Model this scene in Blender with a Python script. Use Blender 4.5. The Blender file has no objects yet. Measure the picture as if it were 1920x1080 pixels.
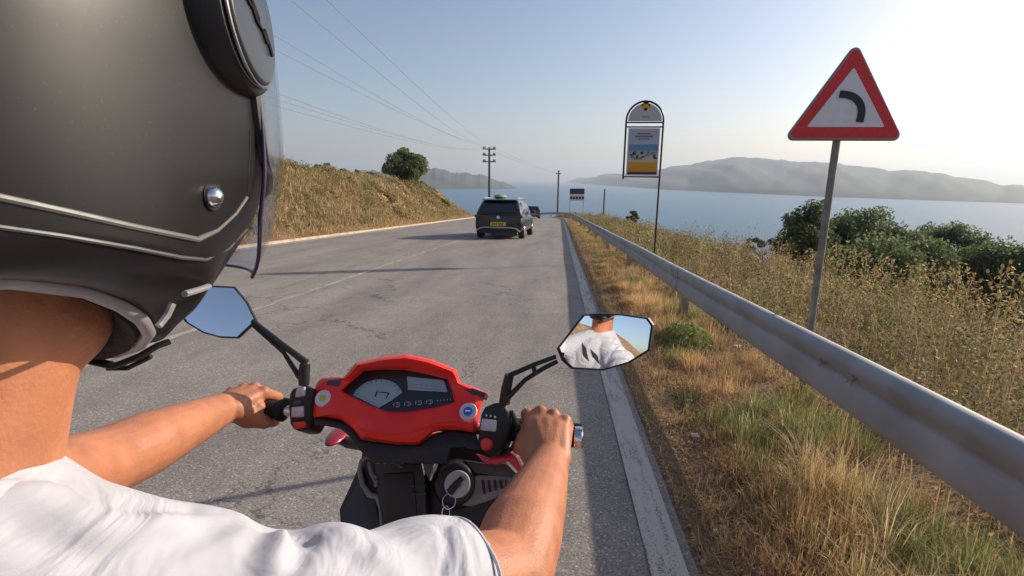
import bpy, bmesh, math, random
import numpy as np
from mathutils import Vector, Matrix
random.seed(7); RNG = np.random.default_rng(11)
rad = math.radians
scene = bpy.context.scene
COL = scene.collection

# ------------------------------------------------------------------ camera
YAW, PITCH, ROLL, FPX = 5.2, 12.2, 0.010, 948.0
_s, _c, _sp, _cp = math.sin(rad(YAW)), math.cos(rad(YAW)), math.sin(rad(PITCH)), math.cos(rad(PITCH))
CF = Vector((-_s*_cp, _c*_cp, -_sp)); _R = Vector((_c, _s, 0)); _U = _R.cross(CF)
CR = _R*math.cos(ROLL) + _U*math.sin(ROLL); CU = _U*math.cos(ROLL) - _R*math.sin(ROLL)
CAM = Vector((0, 0, 1.5))
cd = bpy.data.cameras.new('camera'); cam = bpy.data.objects.new('camera', cd); COL.objects.link(cam)
cd.sensor_width = 36; cd.lens = 36*FPX/1920; cd.clip_start = .02; cd.clip_end = 60000
M4 = Matrix((CR, CU, -CF)).transposed().to_4x4(); M4.translation = CAM
cam.matrix_world = M4
scene.camera = cam
def P(px, py, d):                       # a point of the place seen in direction (px, py) at depth d metres
    return CAM + CR*((px-960)/FPX*d) - CU*((py-540)/FPX*d) + CF*d
def rayd(px, py): return CR*((px-960)/FPX) - CU*((py-540)/FPX) + CF
# ------------------------------------------------------------------ light
SUN_AZ, SUN_EL = 63.0, 23.2
w = bpy.data.worlds.new("World"); scene.world = w; w.use_nodes = True
wn = w.node_tree; bg = wn.nodes['Background']
sky = wn.nodes.new('ShaderNodeTexSky'); sky.sky_type = 'NISHITA'; sky.sun_disc = False
sky.sun_elevation = rad(SUN_EL); sky.sun_rotation = rad(SUN_AZ)
sky.air_density = 1.0; sky.dust_density = 1.9; sky.ozone_density = 1.5; sky.altitude = 60
wb = wn.nodes.new('ShaderNodeVectorMath'); wb.operation = 'MULTIPLY'; wb.inputs[1].default_value = (1.02, .975, 1.0); wn.links.new(sky.outputs[0], wb.inputs[0]); wn.links.new(wb.outputs[0], bg.inputs[0]); bg.inputs[1].default_value = 0.10
sd = bpy.data.lights.new('sun', 'SUN'); sun = bpy.data.objects.new('sun', sd); COL.objects.link(sun)
sd.energy = 4.0; sd.angle = rad(.6); sd.color = (1, .88, .74)
SD = Vector((math.sin(rad(SUN_AZ))*math.cos(rad(SUN_EL)), math.cos(rad(SUN_AZ))*math.cos(rad(SUN_EL)), math.sin(rad(SUN_EL))))
sun.rotation_euler = SD.to_track_quat('Z', 'Y').to_euler()
scene.view_settings.view_transform = 'Standard'; scene.view_settings.look = 'None'
scene.view_settings.exposure = 0.52; scene.view_settings.gamma = 1
scene.cycles.max_bounces = 8; scene.cycles.transparent_max_bounces = 16
scene.cycles.volume_bounces = 0
# ------------------------------------------------------------------ materials
MATS = {}
def mat(name, col=(.5,.5,.5), rough=.5, metal=0., bump=0., bscale=50., var=0., vscale=8., spec=.5, coat=0., attr=None, trans=0., detail=4, dust=0.):
    if name in MATS: return MATS[name]
    m = bpy.data.materials.new(name); m.use_nodes = True; nt = m.node_tree; N = nt.nodes; L = nt.links
    b = N['Principled BSDF']; b.inputs['Roughness'].default_value = rough; b.inputs['Metallic'].default_value = metal
    b.inputs['Specular IOR Level'].default_value = spec; b.inputs['Coat Weight'].default_value = coat
    b.inputs['Coat Roughness'].default_value = .08
    b.inputs['Base Color'].default_value = (*col, 1)
    tc = N.new('ShaderNodeTexCoord')
    src = None
    if attr:
        a = N.new('ShaderNodeAttribute'); a.attribute_name = attr; src = a.outputs['Color']
    if dust > 0:
        nd_ = N.new('ShaderNodeTexNoise'); nd_.inputs['Scale'].default_value = 420; nd_.inputs['Detail'].default_value = 2; L.new(tc.outputs['Object'], nd_.inputs['Vector'])
        nl = N.new('ShaderNodeTexNoise'); nl.inputs['Scale'].default_value = 9; nl.inputs['Detail'].default_value = 4; L.new(tc.outputs['Object'], nl.inputs['Vector'])
        ma = N.new('ShaderNodeMath'); ma.operation = 'MULTIPLY_ADD'; ma.inputs[1].default_value = .35; L.new(nl.outputs['Fac'], ma.inputs[0]); L.new(nd_.outputs['Fac'], ma.inputs[2])
        md = N.new('ShaderNodeMapRange'); md.inputs['From Min'].default_value = .86; md.inputs['From Max'].default_value = .93; md.inputs['To Max'].default_value = dust*.7; L.new(ma.outputs[0], md.inputs['Value'])
        mxd = N.new('ShaderNodeMix'); mxd.data_type = 'RGBA'; L.new(md.outputs[0], mxd.inputs[0]); mxd.inputs[6].default_value = (*col, 1); mxd.inputs[7].default_value = (.30, .26, .21, 1); src = mxd.outputs[2]
    if var > 0:
        nz = N.new('ShaderNodeTexNoise'); nz.inputs['Scale'].default_value = vscale; nz.inputs['Detail'].default_value = detail
        L.new(tc.outputs['Object'], nz.inputs['Vector'])
        mr = N.new('ShaderNodeMapRange'); mr.inputs['From Min'].default_value = .3; mr.inputs['From Max'].default_value = .7
        mr.inputs['To Min'].default_value = 1-var; mr.inputs['To Max'].default_value = 1+var; L.new(nz.outputs['Fac'], mr.inputs['Value'])
        vm = N.new('ShaderNodeVectorMath'); vm.operation = 'MULTIPLY'
        if src: L.new(src, vm.inputs[0])
        else: vm.inputs[0].default_value = col
        L.new(mr.outputs[0], vm.inputs[1]); src = vm.outputs[0]
        mr2 = N.new('ShaderNodeMapRange'); mr2.inputs['To Min'].default_value = max(0, rough-.1); mr2.inputs['To Max'].default_value = min(1, rough+.1)
        L.new(nz.outputs['Fac'], mr2.inputs['Value']); L.new(mr2.outputs[0], b.inputs['Roughness'])
    if src: L.new(src, b.inputs['Base Color'])
    if bump > 0:
        nb = N.new('ShaderNodeTexNoise'); nb.inputs['Scale'].default_value = bscale; nb.inputs['Detail'].default_value = 5
        L.new(tc.outputs['Object'], nb.inputs['Vector'])
        bp = N.new('ShaderNodeBump'); bp.inputs['Strength'].default_value = bump; bp.inputs['Distance'].default_value = .01
        L.new(nb.outputs['Fac'], bp.inputs['Height']); L.new(bp.outputs[0], b.inputs['Normal'])
    if trans > 0:
        tr = N.new('ShaderNodeBsdfTranslucent'); mx = N.new('ShaderNodeMixShader'); mx.inputs[0].default_value = trans
        if src: L.new(src, tr.inputs[0])
        else: tr.inputs[0].default_value = (*col, 1)
        L.new(b.outputs[0], mx.inputs[1]); L.new(tr.outputs[0], mx.inputs[2]); L.new(mx.outputs[0], N['Material Output'].inputs[0])
    MATS[name] = m; return m
# ------------------------------------------------------------------ mesh helpers
def wloc(o):
    v = Vector((0, 0, 0))
    while o is not None: v = v + o.location; o = o.parent
    return v
def tag(o, label=None, cat=None, group=None, kind=None):
    if label: o['label'] = label
    if cat: o['category'] = cat
    if group: o['group'] = group
    if kind: o['kind'] = kind
    return o
def thing(name, label, cat, loc=(0, 0, 0), group=None):
    o = bpy.data.objects.new(name, None); COL.objects.link(o); o.location = loc; o.empty_display_size = .1
    return tag(o, label, cat, group)
def link_mesh(name, me, m, parent=None, world=True, smooth=True):
    o = bpy.data.objects.new(name, me); COL.objects.link(o)
    if m: 
        me.materials.clear(); me.materials.append(m)
    if parent is not None:
        if world: me.transform(Matrix.Translation(-wloc(parent)))
        o.parent = parent
    me.polygons.foreach_set('use_smooth', [smooth]*len(me.polygons)); me.update()
    return o
class MB:
    def __init__(s): s.bm = bmesh.new()
    def faces(s, vs, fs):
        b = [s.bm.verts.new(v) for v in vs]
        for f in fs:
            try: s.bm.faces.new([b[i] for i in f])
            except ValueError: pass
        return s
    def loft(s, rings, cap0=True, cap1=True, closed=True):
        n = len(rings[0]); vs = [v for r in rings for v in r]; fs = []
        for i in range(len(rings)-1):
            for j in range(n if closed else n-1):
                k = (j+1) % n; fs.append((i*n+j, i*n+k, (i+1)*n+k, (i+1)*n+j))
        if cap0: fs.append(tuple(range(n))[::-1])
        if cap1: fs.append(tuple((len(rings)-1)*n+j for j in range(n)))
        return s.faces(vs, fs)
    def box(s, c, size, rot=None):
        c = Vector(c); M = rot or Matrix.Identity(3); hx, hy, hz = [q/2 for q in size]
        vs = [c + M @ Vector((x*hx, y*hy, z*hz)) for x in (-1, 1) for y in (-1, 1) for z in (-1, 1)]
        return s.faces(vs, [(0,1,3,2),(4,6,7,5),(0,4,5,1),(2,3,7,6),(0,2,6,4),(1,5,7,3)])
    def tube(s, pts, r, n=10, cap=True, flat=None):
        pts = [Vector(p) for p in pts]; rs = r if isinstance(r, (list, tuple)) else [r]*len(pts)
        rings = []; up = None; cyc = len(pts) > 3 and (pts[0]-pts[-1]).length < 1e-5
        for i, p in enumerate(pts):
            t = (pts[min(i+1, len(pts)-1)] - pts[max(i-1, 0)])
            if cyc and i in (0, len(pts)-1): t = pts[1]-pts[-2]
            t = t.normalized() if t.length > 1e-9 else Vector((0, 0, 1))
            if up is None:
                up = Vector((0, 0, 1)) if abs(t.z) < .9 else Vector((0, 1, 0))
            a = t.cross(up).normalized(); b = a.cross(t).normalized(); up = b
            fy = 1 if flat is None else flat
            rings.append([p + a*(rs[i]*math.cos(2*math.pi*k/n)) + b*(rs[i]*fy*math.sin(2*math.pi*k/n)) for k in range(n)])
        return s.loft(rings, cap, cap)
    def prism(s, pts, vec):
        pts = [Vector(p) for p in pts]; vec = Vector(vec)
        return s.loft([pts, [p+vec for p in pts]])
    def sphere(s, c, r, seg=16, M=None):
        rr = (r, r, r) if not isinstance(r, (tuple, list)) else r
        M = M or Matrix.Identity(3); c = Vector(c)
        res = bmesh.ops.create_uvsphere(s.bm, u_segments=seg, v_segments=max(6, seg*2//3), radius=1)
        for v in res['verts']: v.co = c + M @ Vector((v.co.x*rr[0], v.co.y*rr[1], v.co.z*rr[2]))
        return s
    def disc(s, c, nrm, r, h, n=32, r2=None):
        nrm = Vector(nrm).normalized(); a = nrm.orthogonal().normalized(); b = nrm.cross(a); c = Vector(c); r2 = r if r2 is None else r2
        R0 = [c + (a*math.cos(t)+b*math.sin(t))*r for t in [2*math.pi*k/n for k in range(n)]]
        R1 = [c + nrm*h + (a*math.cos(t)+b*math.sin(t))*r2 for t in [2*math.pi*k/n for k in range(n)]]
        return s.loft([R0, R1])
    def build(s, name, m, parent=None, smooth=False, bevel=0, world=True, subsurf=0, seg=2):
        bmesh.ops.recalc_face_normals(s.bm, faces=s.bm.faces[:])
        me = bpy.data.meshes.new(name); s.bm.to_mesh(me); s.bm.free()
        if bevel or subsurf:
            t = bpy.data.objects.new('tmp', me); COL.objects.link(t)
            if bevel:
                md = t.modifiers.new('b', 'BEVEL'); md.width = bevel; md.segments = seg; md.limit_method = 'ANGLE'; md.angle_limit = rad(35)
            if subsurf:
                md = t.modifiers.new('s', 'SUBSURF'); md.levels = subsurf
            bpy.context.view_layer.update()
            me2 = bpy.data.meshes.new_from_object(t.evaluated_get(bpy.context.evaluated_depsgraph_get()))
            bpy.data.objects.remove(t); me = me2; me.name = name
            if bevel: smooth = True
        o = link_mesh(name, me, m, parent, world, smooth)
        if smooth and (bevel or subsurf == 0):
            try: me.set_sharp_from_angle(angle=rad(40))
            except Exception: pass
        return o
def remesh(mb, voxel, it=6, sub=0, disp=None):
    bmesh.ops.recalc_face_normals(mb.bm, faces=mb.bm.faces[:])
    me = bpy.data.meshes.new('t'); mb.bm.to_mesh(me); mb.bm.free()
    t = bpy.data.objects.new('tmp', me); COL.objects.link(t)
    r = t.modifiers.new('r', 'REMESH'); r.mode = 'VOXEL'; r.voxel_size = voxel
    sm = t.modifiers.new('s', 'SMOOTH'); sm.iterations = it; sm.factor = .5
    bpy.context.view_layer.update()
    out = bpy.data.meshes.new_from_object(t.evaluated_get(bpy.context.evaluated_depsgraph_get()))
    bpy.data.objects.remove(t)
    return out
def capsule(mb, p0, r0, p1, r1, n=18):
    mb.tube([p0, p1], [r0, r1], n); mb.sphere(p0, r0, n); mb.sphere(p1, r1, n)
def quads_np(name, V, F, m, col=None, parent=None, smooth=False):
    """V (n,3), F (k,4) or (k,3) numpy arrays -> object"""
    me = bpy.data.meshes.new(name); k = F.shape[1]
    me.vertices.add(len(V)); me.vertices.foreach_set('co', V.astype(np.float32).ravel())
    me.loops.add(F.size); me.loops.foreach_set('vertex_index', F.astype(np.int32).ravel())
    me.polygons.add(len(F)); me.polygons.foreach_set('loop_start', np.arange(0, F.size, k, dtype=np.int32))
    me.polygons.foreach_set('loop_total', np.full(len(F), k, dtype=np.int32))
    me.update(calc_edges=True)
    if col is not None:
        a = me.color_attributes.new('Col', 'FLOAT_COLOR', 'POINT')
        c4 = np.ones((len(V), 4), np.float32); c4[:, :3] = col; a.data.foreach_set('color', c4.ravel())
    return link_mesh(name, me, m, parent, True, smooth)
# ------------------------------------------------------------------ terrain functions
SEA = -60.0
def zr(y):                              # height of the road surface
    y = np.asarray(y, float)
    return np.where(y < 70, -.052*y, -.052*70 - .052*(y-70) - .0016*np.clip(y-70, 0, 60)**2 - .192*np.clip(y-130, 0, None))
def cx(y):                              # the road swings to the left far ahead
    y = np.asarray(y, float); return -np.clip(y-58, 0, 80)**2/140 - np.clip(y-138, 0, None)*1.1
def sm(a, b, x):
    t = np.clip((np.asarray(x, float)-a)/(b-a), 0, 1); return t*t*(3-2*t)
def prof(u, y):
    u = np.asarray(u, float); y = np.asarray(y, float)
    right = -.045*sm(.655, .70, u) + .06*sm(.85, 1.2, u) - .22*sm(1.8, 4.5, u) - .34*np.clip(u-5.2, 0, None)
    left = .25*sm(-10.3, -12, u)*1.0 + 3.6*sm(-11.2, -19, u)*(1+.10*sm(35, 80, y)) + .07*np.clip(-u-19, 0, 60)
    left = np.where(u < -10.3, left, 0)
    lump = .10*np.sin(u*1.3+y*.35)*np.sin(y*.6-u*.4) + .05*np.sin(u*3.1)*np.sin(y*2.3)
    lump = lump*(sm(1.9, 3, u)+sm(-11.5, -13, u)) + .035*np.sin(u*5.0+y*1.7)*np.sin(y*3.3+u*2)*sm(.7, 1.0, u)*(1-sm(1.9, 3, u))
    return right+left+lump
def zt(x, y):
    u = np.asarray(x, float) - cx(y)
    return np.maximum(zr(y) + prof(u, y), SEA-6)
YS = np.concatenate([np.arange(-30, -2, 2), np.arange(-2, 14, .25), np.arange(14, 40, .5), np.arange(40, 150, 2), np.arange(150, 420, 12), [500, 700]])
def strip(us, ys, dz, name, m, flat=True):
    Ug, Yg = np.meshgrid(us, ys); X = Ug + cx(Yg)
    Z = (zr(Yg) + (0 if flat else prof(Ug, Yg))) + dz
    if not flat: Z = np.maximum(Z, SEA-6)
    V = np.stack([X, Yg, Z], -1).reshape(-1, 3); nu = len(us); ny = len(ys)
    i = (np.arange(ny-1)[:, None]*nu + np.arange(nu-1)[None]).ravel()
    F = np.stack([i, i+1, i+nu+1, i+nu], -1)
    return quads_np(name, V, F, m, smooth=True)
# ------------------------------------------------------------------ ground, road, sea, hills
def ground_mat():
    m = bpy.data.materials.new('dry_soil'); m.use_nodes = True; nt = m.node_tree; N = nt.nodes; L = nt.links; b = N['Principled BSDF']
    g = N.new('ShaderNodeNewGeometry')
    n1 = N.new('ShaderNodeTexNoise'); n1.inputs['Scale'].default_value = 1.1; n1.inputs['Detail'].default_value = 9; n1.inputs['Roughness'].default_value = .7
    n2 = N.new('ShaderNodeTexNoise'); n2.inputs['Scale'].default_value = 38; n2.inputs['Detail'].default_value = 6; n2.inputs['Roughness'].default_value = .75
    L.new(g.outputs['Position'], n1.inputs['Vector']); L.new(g.outputs['Position'], n2.inputs['Vector'])
    r1 = N.new('ShaderNodeValToRGB'); e = r1.color_ramp.elements
    e[0].position = .3; e[0].color = (.13, .08, .045, 1); e[1].position = .7; e[1].color = (.42, .29, .17, 1)
    x = r1.color_ramp.elements.new(.5); x.color = (.26, .165, .09, 1)
    r2 = N.new('ShaderNodeValToRGB'); e = r2.color_ramp.elements
    e[0].position = .38; e[0].color = (.35, .32, .3, 1); e[1].position = .62; e[1].color = (1.5, 1.45, 1.35, 1)
    L.new(n1.outputs['Fac'], r1.inputs[0]); L.new(n2.outputs['Fac'], r2.inputs[0])
    mx = N.new('ShaderNodeMix'); mx.data_type = 'RGBA'; mx.blend_type = 'MULTIPLY'; mx.inputs[0].default_value = 1
    L.new(r1.outputs[0], mx.inputs[6]); L.new(r2.outputs[0], mx.inputs[7]); L.new(mx.outputs[2], b.inputs['Base Color'])
    b.inputs['Roughness'].default_value = .95
    bp = N.new('ShaderNodeBump'); bp.inputs['Strength'].default_value = .8; bp.inputs['Distance'].default_value = .03
    L.new(n2.outputs['Fac'], bp.inputs['Height']); L.new(bp.outputs[0], b.inputs['Normal'])
    return m
def asphalt(name, lo, hi, grain, light, tint, bands=True):
    m = bpy.data.materials.new(name); m.use_nodes = True; nt = m.node_tree; N = nt.nodes; L = nt.links; b = N['Principled BSDF']
    g = N.new('ShaderNodeNewGeometry')
    def noise(sc, det, ro=.6, vec=None, scl=None):
        n = N.new('ShaderNodeTexNoise'); n.inputs['Scale'].default_value = sc; n.inputs['Detail'].default_value = det; n.inputs['Roughness'].default_value = ro
        if scl:
            mp = N.new('ShaderNodeMapping'); mp.inputs['Scale'].default_value = scl; L.new(g.outputs['Position'], mp.inputs['Vector']); L.new(mp.outputs[0], n.inputs['Vector'])
        else: L.new(g.outputs['Position'], n.inputs['Vector'])
        return n
    big = noise(1.0, 6, .65, scl=(1.3, .22, 1)); gr = noise(grain, 3, .8); pat = noise(2.6, 8, .7)
    r = N.new('ShaderNodeValToRGB'); e = r.color_ramp.elements
    e[0].position = .36; e[0].color = (*[lo*t for t in tint], 1); e[1].position = .62; e[1].color = (*[hi*t for t in tint], 1)
    L.new(gr.outputs['Fac'], r.inputs[0])
    # pale stones in the binder
    vo = N.new('ShaderNodeTexVoronoi'); vo.inputs['Scale'].default_value = grain*.8; L.new(g.outputs['Position'], vo.inputs['Vector'])
    sel = N.new('ShaderNodeMath'); sel.operation = 'GREATER_THAN'; sel.inputs[1].default_value = .84
    sp = N.new('ShaderNodeSeparateColor'); L.new(vo.outputs['Color'], sp.inputs[0]); L.new(sp.outputs[0], sel.inputs[0])
    near = N.new('ShaderNodeMath'); near.operation = 'LESS_THAN'; near.inputs[1].default_value = .42; L.new(vo.outputs['Distance'], near.inputs[0])
    mu = N.new('ShaderNodeMath'); mu.operation = 'MULTIPLY'; L.new(sel.outputs[0], mu.inputs[0]); L.new(near.outputs[0], mu.inputs[1])
    mu2 = N.new('ShaderNodeMath'); mu2.operation = 'MULTIPLY'; mu2.inputs[1].default_value = .75; L.new(mu.outputs[0], mu2.inputs[0])
    m1 = N.new('ShaderNodeMix'); m1.data_type = 'RGBA'; L.new(mu2.outputs[0], m1.inputs[0]); L.new(r.outputs[0], m1.inputs[6]); m1.inputs[7].default_value = (light, light*.93, light*.82, 1)
    r3 = N.new('ShaderNodeMapRange'); r3.inputs['From Min'].default_value = .32; r3.inputs['From Max'].default_value = .68; r3.inputs['To Min'].default_value = .80; r3.inputs['To Max'].default_value = 1.18
    L.new(big.outputs['Fac'], r3.inputs['Value'])
    r4 = N.new('ShaderNodeMapRange'); r4.inputs['From Min'].default_value = .35; r4.inputs['From Max'].default_value = .65; r4.inputs['To Min'].default_value = .90; r4.inputs['To Max'].default_value = 1.08
    L.new(pat.outputs['Fac'], r4.inputs['Value'])
    mm = N.new('ShaderNodeMath'); mm.operation = 'MULTIPLY'; L.new(r3.outputs[0], mm.inputs[0]); L.new(r4.outputs[0], mm.inputs[1])
    # cracks
    cv = N.new('ShaderNodeTexVoronoi'); cv.feature = 'DISTANCE_TO_EDGE'; cv.inputs['Scale'].default_value = .55
    wn1 = noise(2.2, 5, .7); ad = N.new('ShaderNodeVectorMath'); ad.operation = 'MULTIPLY_ADD'; ad.inputs[1].default_value = (1.1, 1.1, 0)
    L.new(wn1.outputs['Color'], ad.inputs[0]); L.new(g.outputs['Position'], ad.inputs[2]); L.new(ad.outputs[0], cv.inputs['Vector'])
    cl = N.new('ShaderNodeMath'); cl.operation = 'LESS_THAN'; cl.inputs[1].default_value = .006; L.new(cv.outputs['Distance'], cl.inputs[0])
    cm = noise(.45, 2); cg = N.new('ShaderNodeMath'); cg.operation = 'GREATER_THAN'; cg.inputs[1].default_value = .5; L.new(cm.outputs['Fac'], cg.inputs[0])
    cc = N.new('ShaderNodeMath'); cc.operation = 'MULTIPLY'; L.new(cl.outputs[0], cc.inputs[0]); L.new(cg.outputs[0], cc.inputs[1])
    ck = N.new('ShaderNodeMath'); ck.operation = 'MULTIPLY_ADD'; ck.inputs[1].default_value = -.5; ck.inputs[2].default_value = 1; L.new(cc.outputs[0], ck.inputs[0])
    mm2 = N.new('ShaderNodeMath'); mm2.operation = 'MULTIPLY'; L.new(mm.outputs[0], mm2.inputs[0]); L.new(ck.outputs[0], mm2.inputs[1])
    vm = N.new('ShaderNodeVectorMath'); vm.operation = 'SCALE'; L.new(m1.outputs[2], vm.inputs[0]); L.new(mm2.outputs[0], vm.inputs['Scale'])
    L.new(vm.outputs[0], b.inputs['Base Color']); b.inputs['Roughness'].default_value = .78; b.inputs['Specular IOR Level'].default_value = .3
    bp = N.new('ShaderNodeBump'); bp.inputs['Strength'].default_value = .55; bp.inputs['Distance'].default_value = .006
    L.new(gr.outputs['Fac'], bp.inputs['Height']); L.new(bp.outputs[0], b.inputs['Normal'])
    return m
def worn_paint(name, col, cover, sc=(9, 1.2, 1)):
    m = bpy.data.materials.new(name); m.use_nodes = True; nt = m.node_tree; N = nt.nodes; L = nt.links; b = N['Principled BSDF']
    g = N.new('ShaderNodeNewGeometry'); mp = N.new('ShaderNodeMapping'); mp.inputs['Scale'].default_value = sc; L.new(g.outputs['Position'], mp.inputs['Vector'])
    n = N.new('ShaderNodeTexNoise'); n.inputs['Scale'].default_value = 1.6; n.inputs['Detail'].default_value = 8; n.inputs['Roughness'].default_value = .75; L.new(mp.outputs[0], n.inputs['Vector'])
    n2 = N.new('ShaderNodeTexNoise'); n2.inputs['Scale'].default_value = 120; n2.inputs['Detail'].default_value = 3; L.new(g.outputs['Position'], n2.inputs['Vector'])
    ad = N.new('ShaderNodeMath'); ad.operation = 'MULTIPLY_ADD'; ad.inputs[1].default_value = .6; L.new(n2.outputs['Fac'], ad.inputs[0]); L.new(n.outputs['Fac'], ad.inputs[2])
    mr = N.new('ShaderNodeMapRange'); mr.inputs['From Min'].default_value = cover-.1; mr.inputs['From Max'].default_value = cover+.1
    L.new(ad.outputs[0], mr.inputs['Value'])
    b.inputs['Base Color'].default_value = (*col, 1); b.inputs['Roughness'].default_value = .7
    t = N.new('ShaderNodeBsdfTransparent'); mx = N.new('ShaderNodeMixShader')
    L.new(mr.outputs[0], mx.inputs[0]); L.new(t.outputs[0], mx.inputs[1]); L.new(b.outputs[0], mx.inputs[2]); L.new(mx.outputs[0], N['Material Output'].inputs[0])
    return m
US = np.concatenate([[-400, -200, -100, -60, -40, -30], np.arange(-26, -11.2, .6), [-11.2, -10.9, -10.6, -10.3, -6, -2, .3, .66, .8], np.arange(1.0, 6.5, .3), [7, 8, 10, 13, 17, 22, 30, 45, 70, 110, 160, 190, 260]])
G = strip(US, YS, 0, 'ground', ground_mat(), flat=False); tag(G, kind='structure')
road = strip([-10.25, -8, -6, -4, -2, 0, .62], YS, .004, 'road', asphalt('asphalt', .135, .31, 85, .50, (1.10, .97, .86))); tag(road, kind='structure')
ln = strip([.42, .575], YS[YS < 140], .012, 'edge_line', worn_paint('worn_grey_paint', (.46, .42, .37), .68)); tag(ln, kind='structure')
cl = strip([-4.27, -4.16], YS[YS < 140], .012, 'centre_line', worn_paint('worn_pale_paint', (.46, .41, .35), .74)); tag(cl, kind='structure')
cl2 = strip([-4.95, -4.75], YS[(YS > 8) & (YS < 70)], .012, 'old_centre_line', worn_paint('worn_pale_paint_b', (.42, .37, .30), .84)); tag(cl2, kind='structure')
cl3 = strip([-10.0, -9.84], YS[YS < 140], .012, 'far_edge_line', worn_paint('worn_pale_paint_c', (.48, .44, .38), .66)); tag(cl3, kind='structure')
# low concrete kerb along the far side
kb = []
for y in YS[(YS >= 4) & (YS < 120)]:
    c = float(cx(y)); z = float(zr(y)); kb.append([Vector((c+u, y, z+h)) for u, h in ((-10.42, -.05), (-10.42, .10), (-10.27, .10), (-10.24, -.02))])
mb = MB(); mb.loft(kb); kerb = mb.build('kerb', mat('kerb_concrete', (.42, .33, .23), .9, bump=.4, bscale=20, var=.25, vscale=3)); tag(kerb, kind='structure')
# sea
def sea_mat():
    m = bpy.data.materials.new('sea_water'); m.use_nodes = True; nt = m.node_tree; N = nt.nodes; L = nt.links; b = N['Principled BSDF']
    b.inputs['Base Color'].default_value = (.02, .12, .20, 1); b.inputs['Roughness'].default_value = .28; b.inputs['IOR'].default_value = 1.33
    g = N.new('ShaderNodeNewGeometry'); mp = N.new('ShaderNodeMapping'); mp.inputs['Scale'].default_value = (.03, .09, .05); L.new(g.outputs['Position'], mp.inputs['Vector'])
    n = N.new('ShaderNodeTexNoise'); n.inputs['Scale'].default_value = 3; n.inputs['Detail'].default_value = 8; n.inputs['Roughness'].default_value = .72; L.new(mp.outputs[0], n.inputs['Vector'])
    bp = N.new('ShaderNodeBump'); bp.inputs['Strength'].default_value = 1; bp.inputs['Distance'].default_value = 1.1
    L.new(n.outputs['Fac'], bp.inputs['Height']); L.new(bp.outputs[0], b.inputs['Normal'])
    return m
SX = 14000.
quads = np.array([[-SX, -300, SEA], [SX, -300, SEA], [SX, 15000, SEA], [-SX, 15000, SEA]])
sea = quads_np('sea', quads, np.array([[0, 1, 2, 3]]), sea_mat()); tag(sea, kind='structure')
# hills across the water
def landmass(name, ridge, shore, Df, depth, m, seed):
    rg = np.random.default_rng(seed); n = 150; rows = 22
    px = np.linspace(ridge[0][0], ridge[-1][0], n)
    py = np.interp(px, [r[0] for r in ridge], [r[1] for r in ridge]); sy = np.interp(px, [r[0] for r in shore], [r[1] for r in shore])
    py = py+np.convolve(rg.normal(0, 3.0, n+8), np.ones(4)/4, 'same')[4:-4]*np.clip((sy-py)/20, 0, 1)
    V = []
    ph = rg.uniform(0, 6.28, 12)
    for j in range(rows*2+1):
        t = j/rows
        for i in range(n):
            d = rayd(px[i], sy[i]); D = (SEA-1.5)/d.z
            D = min(D, Df*1.6); base = CAM + d*D
            dr = rayd(px[i], py[i]); Dr = D + depth; top = CAM + dr*Dr
            H = max(top.z-SEA, 1)
            tt = t if t <= 1 else 2-t
            q = base + Vector((d.x, d.y, 0))*(depth*t)
            h = H*(tt**.8)
            nz = sum(math.sin(px[i]*.03*(k+1)+ph[k]+t*(2+k))*math.cos(t*3.1*(k+1)+ph[11-k])/(k+1) for k in range(6))
            h += nz*H*.07*math.sin(math.pi*min(tt, 1))
            V.append((q.x, q.y, SEA-3+h+(0 if tt > 0 else -3)))
    V = np.array(V); i = (np.arange(rows*2)[:, None]*n + np.arange(n-1)[None]).ravel()
    o = quads_np(name, V, np.stack([i, i+1, i+n+1, i+n], -1), m, smooth=True); tag(o, kind='structure'); return o
hm = mat('far_hill_scrub', (.055, .075, .055), .95, var=.25, vscale=.003, detail=8)
landmass('far_mountain', [(1062, 340), (1085, 334), (1130, 328), (1200, 321), (1260, 311), (1320, 304), (1385, 292), (1430, 297), (1480, 304), (1540, 305), (1600, 311), (1660, 317), (1720, 321), (1780, 329), (1850, 339), (1920, 350), (2050, 362), (2200, 378)],
         [(1062, 342.5), (1250, 356), (1540, 369), (1920, 383), (2200, 392)], 6000, 1500, hm, 3)
landmass('far_headland', [(560, 336), (660, 322), (700, 319), (760, 318), (800, 316), (825, 317), (850, 322), (885, 325), (915, 330), (945, 340), (972, 351), (984, 354.5)],
         [(560, 352), (800, 354), (984, 355)], 5000, 700, hm, 5)

# ------------------------------------------------------------------ vegetation
leafm = mat('leaf', (.1, .1, .05), .6, attr='Col', trans=.38, spec=.25)
strawm = mat('straw', (.3, .2, .1), .75, attr='Col', trans=.4, spec=.2)
def blades(x, y, z, h, wd, lean, az, col):
    """grass blades, 5 verts each, as arrays -> V, (F4, F3 as degenerate quads), C"""
    n = len(x); la = np.stack([np.cos(az), np.sin(az), np.zeros(n)], -1); sa = np.stack([-np.sin(az), np.cos(az), np.zeros(n)], -1)
    b = np.stack([x, y, z], -1); up = np.array([0, 0, 1.])
    p1 = b + up*(h*.55)[:, None] + la*(lean*h*.3)[:, None]; p2 = b + up*(h*(1-.15*lean))[:, None] + la*(lean*h)[:, None]
    w0 = (wd*.5)[:, None]
    V = np.stack([b-sa*w0, b+sa*w0, p1+sa*w0*.8, p1-sa*w0*.8, p2+sa*w0*.25, p2-sa*w0*.25], 1)
    i = np.arange(n)[:, None]*6
    F = np.concatenate([i+np.array([[0, 1, 2, 3]]), i+np.array([[3, 2, 4, 5]])], 0)
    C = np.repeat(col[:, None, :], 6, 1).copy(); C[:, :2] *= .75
    return V.reshape(-1, 3), F, C.reshape(-1, 3)
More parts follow.
